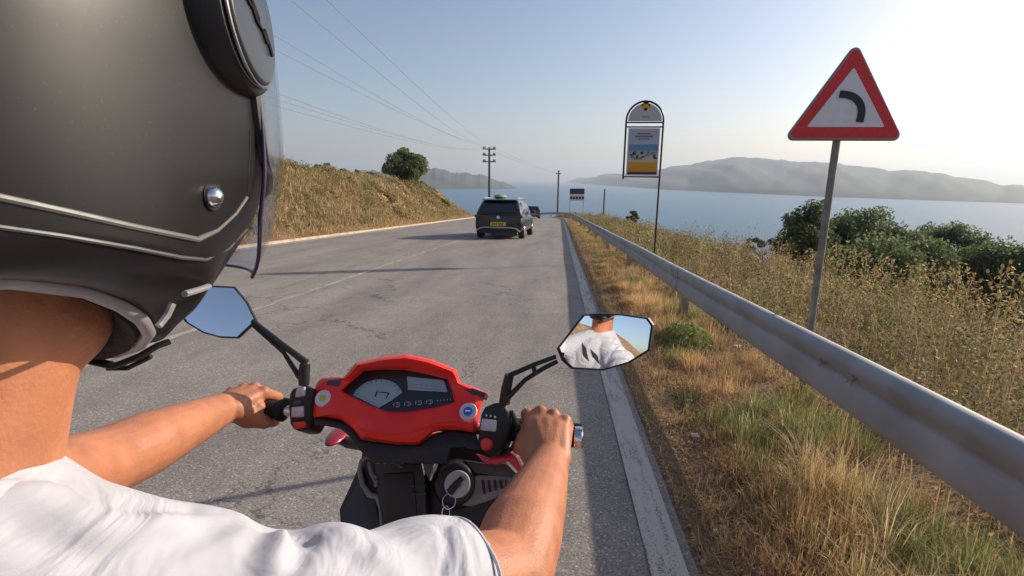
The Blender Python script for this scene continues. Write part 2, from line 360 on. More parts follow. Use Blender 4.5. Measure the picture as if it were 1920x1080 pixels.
def leaves(c, size, col, asp=.5, flatten=1.):
    n = len(c); a = RNG.normal(size=(n, 3)); a[:, 2] *= flatten; a /= np.linalg.norm(a, axis=1)[:, None]
    b = RNG.normal(size=(n, 3)); b -= a*(a*b).sum(1)[:, None]; b /= np.linalg.norm(b, axis=1)[:, None]
    s = size[:, None]
    V = np.stack([c-a*s, c+b*s*asp, c+a*s, c-b*s*asp], 1).reshape(-1, 3)
    i = np.arange(n)[:, None]*4
    return V, i+np.array([[0, 1, 2, 3]]), np.repeat(col, 4, 0)
def merge(parts):
    V = []; F = []; C = []; o = 0
    for v, f, c in parts: V.append(v); F.append(f+o); C.append(c); o += len(v)
    return np.concatenate(V), np.concatenate(F), np.concatenate(C)
def pick(pal, n, jit=.2):
    pal = np.array(pal); i = RNG.integers(0, len(pal), n); return pal[i]*(1+RNG.uniform(-jit, jit, (n, 1)))
def scatter(n, u0, u1, y0, y1, pw=1.6):
    t = RNG.random(n)**pw; y = y0+(y1-y0)*t; u = RNG.uniform(u0, u1, n); return u+cx(y), y, u
def fnoise(x, y, s, k=0):
    return (np.sin(x*s+k)*np.cos(y*s*.8+k*2)+np.sin(x*s*2.3+y*s*1.1+k)*.6+np.sin(y*s*2.9-x*s*.7+k*3)*.5)/2.1
STRAW = [(0.694, 0.482, 0.235), (0.616, 0.414, 0.190), (0.762, 0.560, 0.314), (0.560, 0.347, 0.168)]
BROWN = [(0.408, 0.252, 0.138), (0.504, 0.324, 0.180), (0.324, 0.198, 0.114)]
OLIVE = [(0.288, 0.300, 0.108), (0.372, 0.348, 0.132), (0.228, 0.252, 0.096), (0.432, 0.396, 0.168)]
GREEN = [(0.168, 0.276, 0.072), (0.240, 0.336, 0.090), (0.132, 0.204, 0.066)]
def tussocks(cxs, cys, rad_, hgt, nb, pals, wd0, lean0=.7):
    """clumps of blades leaning out from each centre"""
    X = []; Y = []; H = []; W_ = []; Ln = []; A = []; C = []
    for k in range(len(cxs)):
        n = nb[k]; a = RNG.uniform(0, 6.28, n); r = rad_[k]*np.sqrt(RNG.random(n))
        X.append(cxs[k]+r*np.cos(a)); Y.append(cys[k]+r*np.sin(a)); H.append(hgt[k]*RNG.uniform(.45, 1.15, n)*(1-.35*r/rad_[k])); W_.append(RNG.uniform(.7, 1.3, n)*wd0*(1+cys[k]*.10))
        Ln.append(np.clip(r/rad_[k]*lean0+RNG.normal(0, .22, n), 0, 1.4)); A.append(a+RNG.normal(0, .5, n)); C.append(pick(pals[k], n, .25)*RNG.uniform(.8, 1.2))
    X, Y, H, W_, Ln, A = [np.concatenate(q) for q in (X, Y, H, W_, Ln, A)]
    return blades(X, Y, zt(X, Y)-.015, H, W_, Ln, A, np.concatenate(C))
def bushes(cxs, cys, rad_, hgt, nl, pals, size):
    P_ = []; S_ = []; C = []
    for k in range(len(cxs)):
        n = nl[k]; d = RNG.normal(size=(n, 3)); d /= np.linalg.norm(d, axis=1)[:, None]; d[:, 2] = np.abs(d[:, 2]); q = d*(RNG.random(n)**.45)[:, None]*np.array([rad_[k], rad_[k], hgt[k]])
        q *= (1+.28*np.sin(d[:, :1]*7+k)*np.cos(d[:, 1:2]*6+k*2)); x = cxs[k]+q[:, 0]; y = cys[k]+q[:, 1]
        P_.append(np.stack([x, y, zt(x, y)+q[:, 2]], -1)); S_.append(RNG.uniform(.6, 1.4, n)*size*(1+cys[k]*.085))
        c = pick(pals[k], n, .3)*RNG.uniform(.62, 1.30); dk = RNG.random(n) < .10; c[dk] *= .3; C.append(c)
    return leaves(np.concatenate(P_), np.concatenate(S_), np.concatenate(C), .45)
parts = []
# verge between the asphalt and the guardrail
x, y, u = scatter(52000, .655, 1.95, .4, 46, 2.2)
dens = .5+.5*fnoise(x, y, 2.1) + .35*sm(.8, 1.5, u); keep = RNG.random(len(x)) < np.clip(dens, .2, 1); x, y, u = x[keep], y[keep], u[keep]
h = RNG.uniform(.025, .09, len(x))*(.5+.75*sm(.72, 1.2, u))
gsel = fnoise(x, y, 1.7, 5) > .28
col = pick(STRAW+BROWN+BROWN, len(x)); col[gsel] = pick(OLIVE+GREEN+STRAW[:1], gsel.sum())
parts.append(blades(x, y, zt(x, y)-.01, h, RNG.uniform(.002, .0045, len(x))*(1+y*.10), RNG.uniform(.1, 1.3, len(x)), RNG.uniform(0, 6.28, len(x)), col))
nT = 1150; x, y, u = scatter(nT, .69, 1.95, .5, 48, 1.7); k_ = (.38+.80*sm(.75, 1.35, u)); isg = fnoise(x, y, 1.3, 5)+RNG.normal(0, .25, nT) > .22
pals = [(OLIVE+GREEN+STRAW[:1]) if g else (STRAW+STRAW[:2] if RNG.random() < .7 else BROWN+STRAW[:2]) for g in isg]
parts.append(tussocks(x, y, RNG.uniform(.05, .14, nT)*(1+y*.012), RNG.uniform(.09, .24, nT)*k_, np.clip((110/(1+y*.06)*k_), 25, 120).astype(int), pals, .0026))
gx, gy_, gu = scatter(26, 1.10, 1.60, 6.4, 9.6, 1.0)   # the pale golden stand further up the verge
parts.append(tussocks(gx, gy_, RNG.uniform(.10, .18, 26), RNG.uniform(.20, .34, 26), np.full(26, 130), [[(.85, .62, .32), (.80, .54, .26), (.74, .48, .22)]]*26, .003))
x, y, u = scatter(30, 1.15, 1.7, 1.5, 3.6, 1.0)         # long grass with seed heads near the bottom corner
parts.append(tussocks(x, y, RNG.uniform(.05, .10, 30), RNG.uniform(.24, .40, 30), np.full(30, 46), [(OLIVE+[(.74, .58, .32)]) if RNG.random() < .6 else [(.80, .64, .38), (.66, .50, .26)] for _ in range(30)], .0028, 1.0))
x, y, u = scatter(40000, .645, 1.5, .4, 22, 1.8)
c = np.stack([x, y, zt(x, y)+.008], -1)
parts.append(leaves(c, RNG.uniform(.004, .012, len(x))*(1+y*.06), pick(BROWN+STRAW+[(.12, .07, .045)], len(x), .35), .5, .3))
x, y, u = scatter(15000, .66, 1.05, .5, 40, 1.9); keep = fnoise(x, y, 3.1, 8)+RNG.normal(0, .4, len(x)) > -.15; x, y = x[keep], y[keep]
parts.append(blades(x, y, zt(x, y)-.01, RNG.uniform(.03, .115, len(x)), RNG.uniform(.002, .004, len(x))*(1+y*.1), RNG.uniform(.2, 1.2, len(x)), RNG.uniform(0, 6.28, len(x)), pick(STRAW+STRAW+BROWN, len(x), .25)))
n_ = 7000; x, y, u = scatter(n_, .635, .95, .4, 16, 1.6); u_ = RNG.random(n_); x = x-(u-.635)*(1-u_)*.6    # grit along the broken asphalt edge
c = np.stack([x, y, zt(x, y)+.010], -1); parts.append(leaves(c, RNG.uniform(.003, .009, n_)*(1+y*.05), pick([(.50, .44, .36), (.38, .33, .28), (.28, .20, .13)], n_, .3), .8, 1.))
V, F, C = merge(parts); o = quads_np('verge_grass', V, F, strawm, C); tag(o, kind='stuff')
o['label'] = 'dry straw and weeds on the strip between the asphalt and the guardrail'; o['category'] = 'grass'
# scrub behind the guardrail
parts = []
DRY = [(.42, .275, .13), (.32, .20, .10), (.24, .15, .075), (.50, .35, .17)]; GREYG = [(.20, .22, .085), (.27, .27, .10), (.15, .17, .06), (.33, .30, .13)]
nB = 900; x, y, u = scatter(nB, 2.0, 6.8, .6, 78, 1.75); t_ = fnoise(x, y, .8, 3)+RNG.normal(0, .45, nB)
pals = [(GREYG+OLIVE[:2]+DRY[:1]) if q > -.05 else (DRY+BROWN[:1]+GREYG[:3]) if q > -.6 else (DRY+BROWN[:2]) for q in t_]
hh = np.clip(.74+.32*fnoise(x, y, .55, 1)+RNG.normal(0, .13, nB), .3, 1.35)*(.55+.5*sm(2.0, 3.6, u))
parts.append(bushes(x, y, RNG.uniform(.22, .50, nB)*(1+y*.012), hh, np.clip(520/(1+y*.03), 150, 500).astype(int), pals, .0115))
parts.append(tussocks(x, y, RNG.uniform(.18, .40, nB)*(1+y*.012), hh*1.22, np.clip(16/(1+y*.02), 8, 16).astype(int), [[(.36, .27, .15), (.27, .20, .11), (.48, .37, .21)]]*nB, .0045, .45))
x, y, u = scatter(24000, 1.85, 6.8, .6, 75, 1.9); h = RNG.uniform(.1, .42, len(x))
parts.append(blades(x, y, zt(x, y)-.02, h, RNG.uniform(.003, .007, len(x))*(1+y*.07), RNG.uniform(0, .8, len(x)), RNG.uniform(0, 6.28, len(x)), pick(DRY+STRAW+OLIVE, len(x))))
V, F, C = merge(parts); o = quads_np('scrub', V, F, leafm, C); tag(o, kind='stuff')
o['label'] = 'waist-high mixed dry and olive scrub filling the slope behind the guardrail'; o['category'] = 'scrub'
# lower slope towards the water
x, y, u = scatter(40000, 6.5, 60, 3, 120, 1.3); parts = []
hh = np.clip(.5+.5*fnoise(x, y, .4, 1), .15, 1.2)
g = fnoise(x, y, .3, 3)+RNG.normal(0, .3, len(x)) > 0; col = pick(STRAW+BROWN, len(x), .3); col[g] = pick(OLIVE+GREEN, g.sum(), .3)
parts.append(leaves(np.stack([x, y, zt(x, y)+hh*RNG.random(len(x))], -1), RNG.uniform(.10, .22, len(x)), col, .5))
V, F, C = merge(parts); o = quads_np('slope_scrub', V, F, leafm, C); tag(o, kind='stuff'); o['label'] = 'low scrub on the steep slope falling to the sea'; o['category'] = 'scrub'
# bank on the far side of the road
TAN = [(.50, .36, .20), (.40, .285, .16), (.60, .44, .26), (.33, .24, .13)]
parts = []
x, y, u = scatter(98000, -21.5, -10.5, 4, 105, 1.1)
thick = sm(-10.6, -12.5, u)
hh = (.30+.35*np.clip(fnoise(x, y, .8, 7)+.3, 0, 1.3))*(.25+.75*thick); h = hh*RNG.uniform(.4, 1.3, len(x))
col = pick(TAN+GREYG[:2]+STRAW[:1], len(x), .25); g = (fnoise(x, y, .7, 9)+RNG.normal(0, .3, len(x)) > .45) & (u < -11.6); col[g] = pick(OLIVE+TAN, g.sum(), .3)
edge = u > -11.4; col[edge] = pick([(.55, .38, .18), (.48, .32, .15)], edge.sum())
parts.append(blades(x, y, zt(x, y)-.03, h, RNG.uniform(.03, .06, len(x)), RNG.uniform(0, .7, len(x)), RNG.uniform(0, 6.28, len(x)), col))
nB = 520; x, y, u = scatter(nB, -21, -11.9, 5, 105, 1.1); t_ = fnoise(x, y, .35, 3)+RNG.normal(0, .5, nB)
pals = [(OLIVE+GREYG) if q > .75 else ([(.22, .17, .095), (.28, .21, .12), (.17, .14, .07)]) if q > .2 else (TAN+GREYG) if q > -.4 else ([(.72, .54, .32), (.62, .44, .24)]) for q in t_]
parts.append(bushes(x, y, RNG.uniform(.35, 1.1, nB), RNG.uniform(.25, .75, nB)*(.5+.5*sm(-11.9, -14, u)), np.full(nB, 130), pals, .022))
x, y, u = scatter(60000, -21.5, -11.8, 4, 105, 1.1)
bush = fnoise(x, y, .8, 7)+.3*fnoise(x, y, 2.2, 1); keep = bush > .05; x, y, u, bush = x[keep], y[keep], u[keep], bush[keep]
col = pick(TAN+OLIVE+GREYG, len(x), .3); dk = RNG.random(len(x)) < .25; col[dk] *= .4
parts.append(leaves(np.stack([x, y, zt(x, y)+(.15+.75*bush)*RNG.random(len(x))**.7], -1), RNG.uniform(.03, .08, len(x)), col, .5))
V, F, C = merge(parts); o = quads_np('bank_scrub', V, F, strawm, C); tag(o, kind='stuff'); o['label'] = 'dry brown scrub and straw covering the bank across the road'; o['category'] = 'scrub'

# ------------------------------------------------------------------ trees and shrubs
barkm = mat('bark', (.09, .065, .045), .9, bump=.8, bscale=14, var=.3, vscale=6)
def crown_mesh(name, rx, ry, rz, n, size, pal, lumps, parent, cz, seed, tight=.30, full=True):
    rg = np.random.default_rng(seed); cs = []
    d = rg.normal(size=(lumps, 3)); d /= np.linalg.norm(d, axis=1)[:, None]; d[:, 2] = d[:, 2]*(1.0 if full else 1.0)
    rr = rg.uniform(.5, .95, lumps)
    lc = d*rr[:, None]*np.array([rx, ry, rz]); lr = rg.uniform(.7, 1.25, lumps)*tight*min(rx, rz)
    k = rg.integers(0, lumps, n); o = rg.normal(size=(n, 3)); o /= np.linalg.norm(o, axis=1)[:, None]
    p = lc[k] + o*(lr[k]*rg.random(n)**.4)[:, None]*np.array([1.15, 1.15, .85])
    tint = rg.uniform(.7, 1.35, lumps)[k]; pal = np.array(pal)
    col = pal[rg.integers(0, len(pal), n)]*tint[:, None]*rg.uniform(.75, 1.25, (n, 1))
    p[:, 2] += cz
    V, F, C = leaves(p, rg.uniform(.7, 1.3, n)*size, col, .6)
    w0 = wloc(parent); V = V+np.array(w0)
    return quads_np(name, V, F, leafm, C, parent), lc+np.array([0, 0, cz]), lr
def tree(name, label, cat, loc, rx, ry, rz, cz, n, size, pal, lumps, seed, trunk_r=.14, group=None, tight=.30):
    t = thing(name, label, cat, loc, group)
    cr, lc, lr = crown_mesh('crown', rx, ry, rz, n, size, pal, lumps, t, cz, seed, tight)
    mb = MB(); b = Vector(loc); rg = random.Random(seed)
    top = b+Vector((rg.uniform(-.1, .1)*rx, 0, cz*.75)); mb.tube([b-Vector((0, 0, .2)), b+Vector((.03, 0, cz*.4)), top], [trunk_r*1.3, trunk_r, trunk_r*.75], 9)
    for i in range(0, len(lc), 2):
        e = b+Vector(lc[i]); mid = top.lerp(e, .5)+Vector((0, 0, -.08*rz)); mb.tube([top-Vector((0, 0, .1)), mid, e], [trunk_r*.5, trunk_r*.3, trunk_r*.1], 6)
    mb.build('trunk', barkm, t, smooth=True); return t
def on_ground(px, py, d):
    p = P(px, py, d); return Vector((p.x, p.y, float(zt(p.x, p.y))))
DG = [(0.113, 0.158, 0.062), (0.147, 0.186, 0.073), (0.085, 0.119, 0.051), (0.192, 0.215, 0.090)]
g0 = on_ground(765, 345, 62); c0 = P(765, 313, 62)
tree('round_tree', 'round dense evergreen tree standing alone on the dry bank left of the road', 'tree', g0, 2.9, 2.8, 2.15, c0.z-g0.z, 12000, .14, [(.13, .17, .06), (.17, .20, .075), (.09, .12, .045), (.24, .25, .10)], 46, 21, .16, tight=.34)
for i, (px, py, d, r, hz, lb, sd_) in enumerate([(600, 316, 52, 1.5, .55, 'low dark bush on the skyline at the far left of the bank', 31), (642, 322, 56, .8, .4, 'small rounded bush on the bank crest, left of the olive bush', 34), (682, 326, 58, 1.2, .5, 'low olive bush on the bank crest just left of the round tree', 32)]):
    c = P(px, py, d); g = Vector((c.x, c.y, float(zt(c.x, c.y))))
    tree('crest_bush', lb, 'bush', g, r, r, hz, max(.5, c.z-g.z), 1500, .10, DG+OLIVE, 14, sd_, .05, 'bushes on the crest of the bank')
RT = [(1556, 446, 27, 1.3, 1.2, 'dark leafy tree directly behind the triangular sign pole'), (1740, 476, 23, 1.3, 1.0, 'low dark tree filling the gap behind the middle thistles'), (1655, 436, 30, 1.4, 1.4, 'round-topped dark tree between the sign pole and the broad green tree'), (1822, 462, 28, 1.3, 1.1, 'dark tree right of the pointed one, behind the low rounded tree'),
      (1512, 432, 25, 1.15, 1.35, 'dark leafy tree left of the sign pole, leftmost of the leafy trees'), (1608, 428, 27, 1.6, 1.55, 'leafy green tree just right of the triangular sign pole'),
      (1700, 445, 25, 1.5, 1.45, 'broad green tree in the middle of the trees below the road'), (1770, 448, 29, 1.5, 1.4, 'dark green tree with a pointed top behind the row of thistles'),
      (1850, 480, 25, 1.4, 1.1, 'low rounded tree just left of the rightmost one'), (1915, 492, 24, 1.3, 1.1, 'dark low tree below the bright water, rightmost of the leafy trees'),
      (1650, 488, 21, 1.6, .9, 'low dark bush in front of the trees, beside the sign pole')]
for i, (px, py, d, rx, rz, lb) in enumerate(RT):
    c = P(px, py, d); g = Vector((c.x, c.y, float(zt(c.x, c.y)))); top = c.z+rz; rz = max(rz, (top-g.z-.2)/2)
    tree('leafy_tree', lb, 'tree', g, rx, rx, rz, top-rz-g.z, 15000, .075, DG+[(.14, .19, .09), (.23, .25, .12)], 60, 40+i, .10, 'leafy trees on the slope below the road', .42)
for px, py, d, rx, rz, lb, s_ in [(1432, 462, 26, 1.0, .5, 'small dark shrub against the water left of the leafy trees', 61), (1187, 407, 36, .55, .4, 'tiny dark shrub poking above the scrub left of the bus stop pole', 62)]:
    c = P(px, py, d); g = Vector((c.x, c.y, float(zt(c.x, c.y))))
    tree('small_shrub', lb, 'shrub', g, rx, rx, rz, c.z-g.z, 2200, .06, DG, 16, s_, .04)
# green weed clump under the rail
def clump(name, label, px, py, r, h, pal, n, seed, size=.02):
    d = rayd(px, py); X = 1.45; q = CAM+d*(X/d.x); g = Vector((q.x, q.y, float(zt(q.x, q.y)))); t = thing(name, label, 'weed', g)
    rg = np.random.default_rng(seed); a = rg.uniform(0, 6.28, n); rr = r*np.sqrt(rg.random(n)); x = g.x+rr*np.cos(a); y = g.y+rr*np.sin(a)*1.6
    z = g.z+rg.random(n)**.8*h*(1-(rr/r)**2*.6)
    pal = np.array(pal); col = pal[rg.integers(0, len(pal), n)]*rg.uniform(.7, 1.3, (n, 1))
    V, F, C = leaves(np.stack([x, y, z], -1), rg.uniform(.6, 1.3, n)*size, col, .4)
    quads_np('foliage', V, F, leafm, C, t)
    m = n//12; B = blades(x[:m], y[:m], np.full(m, g.z-.01), z[:m]-g.z+.05, np.full(m, .004), rg.uniform(0, .4, m), a[:m], col[:m]*.8)
    quads_np('stems', B[0], B[1], leafm, B[2], t)
clump('green_weed', 'bright green weed clump growing under the guardrail beside the right mirror', 1290, 606, .26, .26, GREEN+OLIVE, 3800, 71)
clump('green_weed', 'small green weed tuft under the guardrail below the bus stop pole', 1192, 505, .3, .22, GREEN+OLIVE, 2200, 72)
# tall thistles
def thistle_proto():
    t = thing('thistle', '', 'thistle', (0, 0, 0)); mb = MB(); rg = random.Random(5); lf = []
    mb.tube([(0, 0, 0), (.01, 0, .5), (.0, .01, 1.0)], [.007, .005, .003], 5); tips = [(0, .01, 1.0)]
    for k in range(11):
        h = .32+.058*k; a = k*2.4; L_ = .20*(1.15-h*.6); e = (math.cos(a)*L_, math.sin(a)*L_, h+L_*1.1)
        mb.tube([(0, 0, h), (e[0]*.6, e[1]*.6, h+L_*.45), e], [.004, .003, .002], 4); tips.append(e)
        for q in range(3): lf.append((e[0]*rg.random(), e[1]*rg.random(), h+L_*rg.random()))
    mb.build('stem', mat('dry_stem', (.50, .38, .18), .8), t)
    hb = MB(); hb.sphere((0, 0, 0), (.017, .017, .022), 6); h0 = hb.build('flower_head', mat('thistle_head', (.68, .48, .18), .85, var=.2, vscale=40), t); h0.location = tips[0]
    for e in tips[1:]: c = h0.copy(); COL.objects.link(c); c.location = e
    lf = np.array(lf*4)+RNG.normal(0, .03, (len(lf)*4, 3)); V, F, C = leaves(lf, RNG.uniform(.015, .035, len(lf)), pick(OLIVE+STRAW, len(lf)), .3)
    quads_np('leaves', V, F, leafm, C, t); return t
tp = thistle_proto(); first = True
def copy_tree(o, parent=None):
    c = o.copy(); COL.objects.link(c); c.parent = parent
    for ch in o.children: copy_tree(ch, c)
    return c
TS = [(1530, 470, 7.5), (1556, 480, 8), (1580, 462, 8.5), (1600, 470, 8), (1628, 474, 8.4), (1652, 482, 8), (1680, 488, 8.5), (1706, 500, 8), (1738, 494, 8.2), (1760, 505, 7.6), (1790, 500, 8), (1810, 512, 7.8), (1895, 500, 7), (1912, 515, 6.5), (1640, 500, 7), (1725, 520, 7)]
for i, (px, py, d) in enumerate(TS):
    q = P(px, py, d); o = tp if i == 0 else copy_tree(tp); gz = float(zt(q.x, q.y)); s = (q.z-gz)
    o.location = (q.x, q.y, gz); o.scale = (s*.9, s*.9, s); o.rotation_euler = (RNG.normal(0, .05), RNG.normal(0, .05), RNG.uniform(0, 6))
    o['group'] = 'tall dry thistles behind the guardrail'; o['label'] = 'tall dry yellow thistle standing in the scrub in front of the leafy trees' if i not in (12, 13) else 'tall rusty orange thistle right of the sign and of all the yellow ones'
# ------------------------------------------------------------------ guardrail
galv = mat('galvanised_steel', (.36, .37, .39), .42, metal=.85, bump=.06, bscale=160, var=.14, vscale=9)
def rail_mat():
    m = mat('rail_steel', (.43, .435, .44), .76, metal=.0, bump=.05, bscale=120, var=.16, vscale=3.2, spec=.28, detail=8).copy(); nt = m.node_tree; N = nt.nodes; L = nt.links
    b = N['Principled BSDF']; src = b.inputs['Base Color'].links[0].from_socket
    a = N.new('ShaderNodeAttribute'); a.attribute_name = 'rust'; g = N.new('ShaderNodeNewGeometry')
    n = N.new('ShaderNodeTexNoise'); n.inputs['Scale'].default_value = 4; n.inputs['Detail'].default_value = 8; n.inputs['Roughness'].default_value = .7; L.new(g.outputs['Position'], n.inputs['Vector'])
    ad = N.new('ShaderNodeMath'); ad.operation = 'MULTIPLY_ADD'; ad.inputs[1].default_value = 1.0; L.new(a.outputs['Fac'], ad.inputs[0]); L.new(n.outputs['Fac'], ad.inputs[2])
    mr = N.new('ShaderNodeMapRange'); mr.inputs['From Min'].default_value = .68; mr.inputs['From Max'].default_value = 1.45; mr.inputs['To Max'].default_value = .8; L.new(ad.outputs[0], mr.inputs['Value'])
    mx = N.new('ShaderNodeMix'); mx.data_type = 'RGBA'; L.new(mr.outputs[0], mx.inputs[0]); L.new(src, mx.inputs[6]); mx.inputs[7].default_value = (.20, .12, .065, 1)
    L.new(mx.outputs[2], b.inputs['Base Color'])
    mr2 = N.new('ShaderNodeMath'); mr2.operation = 'MULTIPLY_ADD'; mr2.inputs[1].default_value = -.7; mr2.inputs[2].default_value = .8; L.new(mr.outputs[0], mr2.inputs[0]); L.new(mr2.outputs[0], b.inputs['Metallic'])
    return m
UG = 1.64
gr = thing('guardrail', 'long galvanised steel guardrail running beside the road on short posts', 'guardrail', (UG, 5, float(zr(5))))
prf = [(.012, .712), (.0, .722), (-.022, .726), (-.045, .721), (-.063, .707), (-.072, .688), (-.073, .664), (-.067, .640), (-.058, .620), (-.052, .606), (-.050, .594), (-.053, .583), (-.062, .566), (-.069, .545), (-.072, .520), (-.073, .485), (-.072, .450), (-.066, .424), (-.046, .409), (-.018, .405), (.0, .411)]
rust = [0, 0, 0, 0, 0, 0, 0, 0, .1, .38, .5, .35, .1, .0, 0, 0, 0, .05, .1, .2, .2]
gy = np.concatenate([np.arange(-3, 48, .5), np.arange(48, 112, 1.0)])
V = []; RU = []
for y in gy:
    c = float(cx(y)); z = float(zr(y)); wob = .012*math.sin(y*.7)
    for k, (a, h) in enumerate(prf): V.append((UG+c+a+wob, y, z+h)); RU.append(rust[k])
nP = len(prf); i = (np.arange(len(gy)-1)[:, None]*nP+np.arange(nP-1)[None]).ravel()
me_v = np.array(V); rail = quads_np('rail', me_v, np.stack([i, i+1, i+nP+1, i+nP], -1), rail_mat(), parent=gr, smooth=True)
for y in np.arange(1.3, 60, 5.5):
    lap = MB(); c = float(cx(y)); rr = []
    for dy in (-.16, .16): rr.append([Vector((UG+c+a-.004+.012*math.sin((y+dy)*.7), y+dy, float(zr(y+dy))+h)) for a, h in prf[1:-1]])
    lap.loft(rr, False, False, closed=False)
    lo_ = lap.build('lap_plate', mat('lap_steel', (.36, .362, .365), .8, metal=.05, bump=.05, bscale=120, var=.15, vscale=9, spec=.3), gr, smooth=True); lo_.modifiers.new('s', 'SOLIDIFY').thickness = .003
at = rail.data.attributes.new('rust', 'FLOAT', 'POINT'); at.data.foreach_set('value', np.array(RU, np.float32))
so = rail.modifiers.new('thick', 'SOLIDIFY'); so.thickness = .004; so.offset = 0
def bolt(mb, y, h, off=-.004):
    mb = MB(); c = float(cx(y)); z = float(zr(y)); mb.disc((UG+c+off+.012*math.sin(y*.7), y, z+h), (-1, 0, 0), .016, .014, 8, .011); mb.build('bolt', mat('rusty_bolt', (.30, .24, .18), .6, metal=.5), gr)
for y in np.arange(1.3, 60, 5.5):
    for dy in (-.14, .0, .14): bolt(mb, y+dy, .594, -.052)
    for h in (.668, .444): bolt(mb, y+.16, h, -.068); bolt(mb, y-.16, h, -.068)
for y in np.arange(1.3, 108, 5.5):
    c = float(cx(y)); z = float(zr(y)); g = float(zt(UG+.06+c, y)); mb = MB(); x0 = UG+c+.02
    pr = [(0, -.05), (.10, -.05), (.10, -.03), (.006, -.044), (.006, .044), (.10, .03), (.10, .05), (0, .05)]
    mb.loft([[Vector((x0+a, y+b, h)) for a, b in pr] for h in (g-.2, z+.70)]); mb.build('post', galv, gr)
# dried sprigs caught on the rail
mb = MB()
def sprig(mb, c, r, n, rg):
    for k in range(n):
        a = 2*math.pi*k/n+rg.uniform(-.3, .3); e = c+Vector((-.02-.02*rg.random(), math.cos(a)*r, math.sin(a)*r)); mb.tube([c, c.lerp(e, .6)+Vector((-.01, 0, .004)), e], [.004, .003, .001], 4)
rg = random.Random(4)
for k, (px, py, r) in enumerate([(1546, 680, .035), (1605, 712, .04)]):
    d = rayd(px, py); q = CAM+d*((UG-.06)/d.x); m_ = MB(); sprig(m_, q, r, 7, rg); m_.sphere(q, .008, 8)
    s_ = m_.build('dried_sprig', mat('sprig', (.36, .25, .17), .8)); tag(s_, ['dried star-shaped sprig on the guardrail, the farther of two', 'dried star-shaped sprig on the guardrail, the nearer of two'][k], 'sprig')
# ------------------------------------------------------------------ triangular warning sign
D = 3.55; tc_ = P(1584, 205, D); base = Vector((P(1556, 440, D).x, P(1556, 440, D).y, 0)); sx = P(1583, 262, D).x
gz = float(zt(sx, tc_.y)); sign = thing('warning_sign', 'red-bordered triangular road sign with a black left-bend symbol on a grey pole', 'road sign', (sx, tc_.y, gz))
SY = tc_.y
def tri(cx_, zb, wd, hh, rr, y, n=6):
    cs = [Vector((cx_-wd/2, 0, zb)), Vector((cx_+wd/2, 0, zb)), Vector((cx_, 0, zb+hh))]; out = []
    for k in range(3):
        p = cs[k]; a = (cs[k-1]-p).normalized(); b = (cs[(k+1) % 3]-p).normalized(); bi = (a+b).normalized(); al = a.angle(b)/2; ctr = p+bi*(rr/math.sin(al))
        s0 = p+a*(rr/math.tan(al)); s1 = p+b*(rr/math.tan(al)); v0 = (s0-ctr).normalized(); v1 = (s1-ctr).normalized()
        for t in range(n+1):
            q = ctr+v0.slerp(v1, t/n)*rr; out.append(Vector((q.x, y, q.z)))
    return out
zb = P(1584, 263, D).z; zt_ = P(1602, 85, D).z; Hs = (zt_-zb); Wd = Hs/.80; cxs = sx+.015; q = Hs/.745
def plate_(mb, dz, dw, dh, rr, y0, y1): mb.loft([tri(cxs, zb+dz*q, Wd-dw*q, Hs-dh*q, rr*q, SY+y0), tri(cxs, zb+dz*q, Wd-dw*q, Hs-dh*q, rr*q, SY+y1)])
mb = MB(); mb.prism(tri(cxs, zb, Wd, Hs, .045*q, SY), (0, .02, 0)); mb.build('plate', mat('sign_back', (.22, .21, .2), .5, metal=.5), sign, bevel=.004)
mb = MB(); plate_(mb, .012, .034, .03, .038, -.003, .001); mb.build('rim', mat('sign_rim', (.40, .34, .32), .5), sign)
mb = MB(); plate_(mb, .02, .056, .05, .034, -.006, -.001); mb.build('red_border', mat('sign_red', (.66, .025, .028), .38, var=.12, vscale=60), sign)
mb = MB(); plate_(mb, .106, .335, .295, .008, -.009, -.004); mb.build('white_panel', mat('sign_white', (.74, .75, .78), .4, var=.04, vscale=20), sign)
mb = MB(); pts = [(.100, .142), (.103, .20)]
for k in range(9):
    a = rad(k*10.5); pts.append((-.052+.155*math.cos(a), .213+.140*math.sin(a)))
pts.append((-.082, .356)); L1 = []; R1 = []
for k in range(len(pts)):
    a = Vector(pts[min(k+1, len(pts)-1)])-Vector(pts[max(k-1, 0)]); n = Vector((-a.y, a.x)).normalized()*.028; p_ = Vector(pts[k]); L1.append(p_+n); R1.append(p_-n)
vs = [Vector((cxs+v.x*q, SY-.013, zb+v.y*q)) for v in L1+R1]; n = len(L1); mb.faces(vs, [(k, k+1, n+k+1, n+k) for k in range(n-1)])
o = mb.build('bend_symbol', mat('sign_black', (.018, .022, .03), .5), sign); md = o.modifiers.new('s', 'SOLIDIFY'); md.thickness = .004; md.offset = 0
mb = MB(); mb.tube([(sx, SY+.055, gz-.3), (sx, SY+.055, zb+Hs*.72)], .026, 20); mb.build('pole', mat('weathered_pole', (.24, .225, .20), .62, metal=.35, bump=.25, bscale=60, var=.3, vscale=12), sign, smooth=True)
for z in (zb+.12, zb+.42): mb = MB(); mb.box((sx, SY+.038, z), (.12, .04, .03)); mb.build('clamp', galv, sign, bevel=.004)
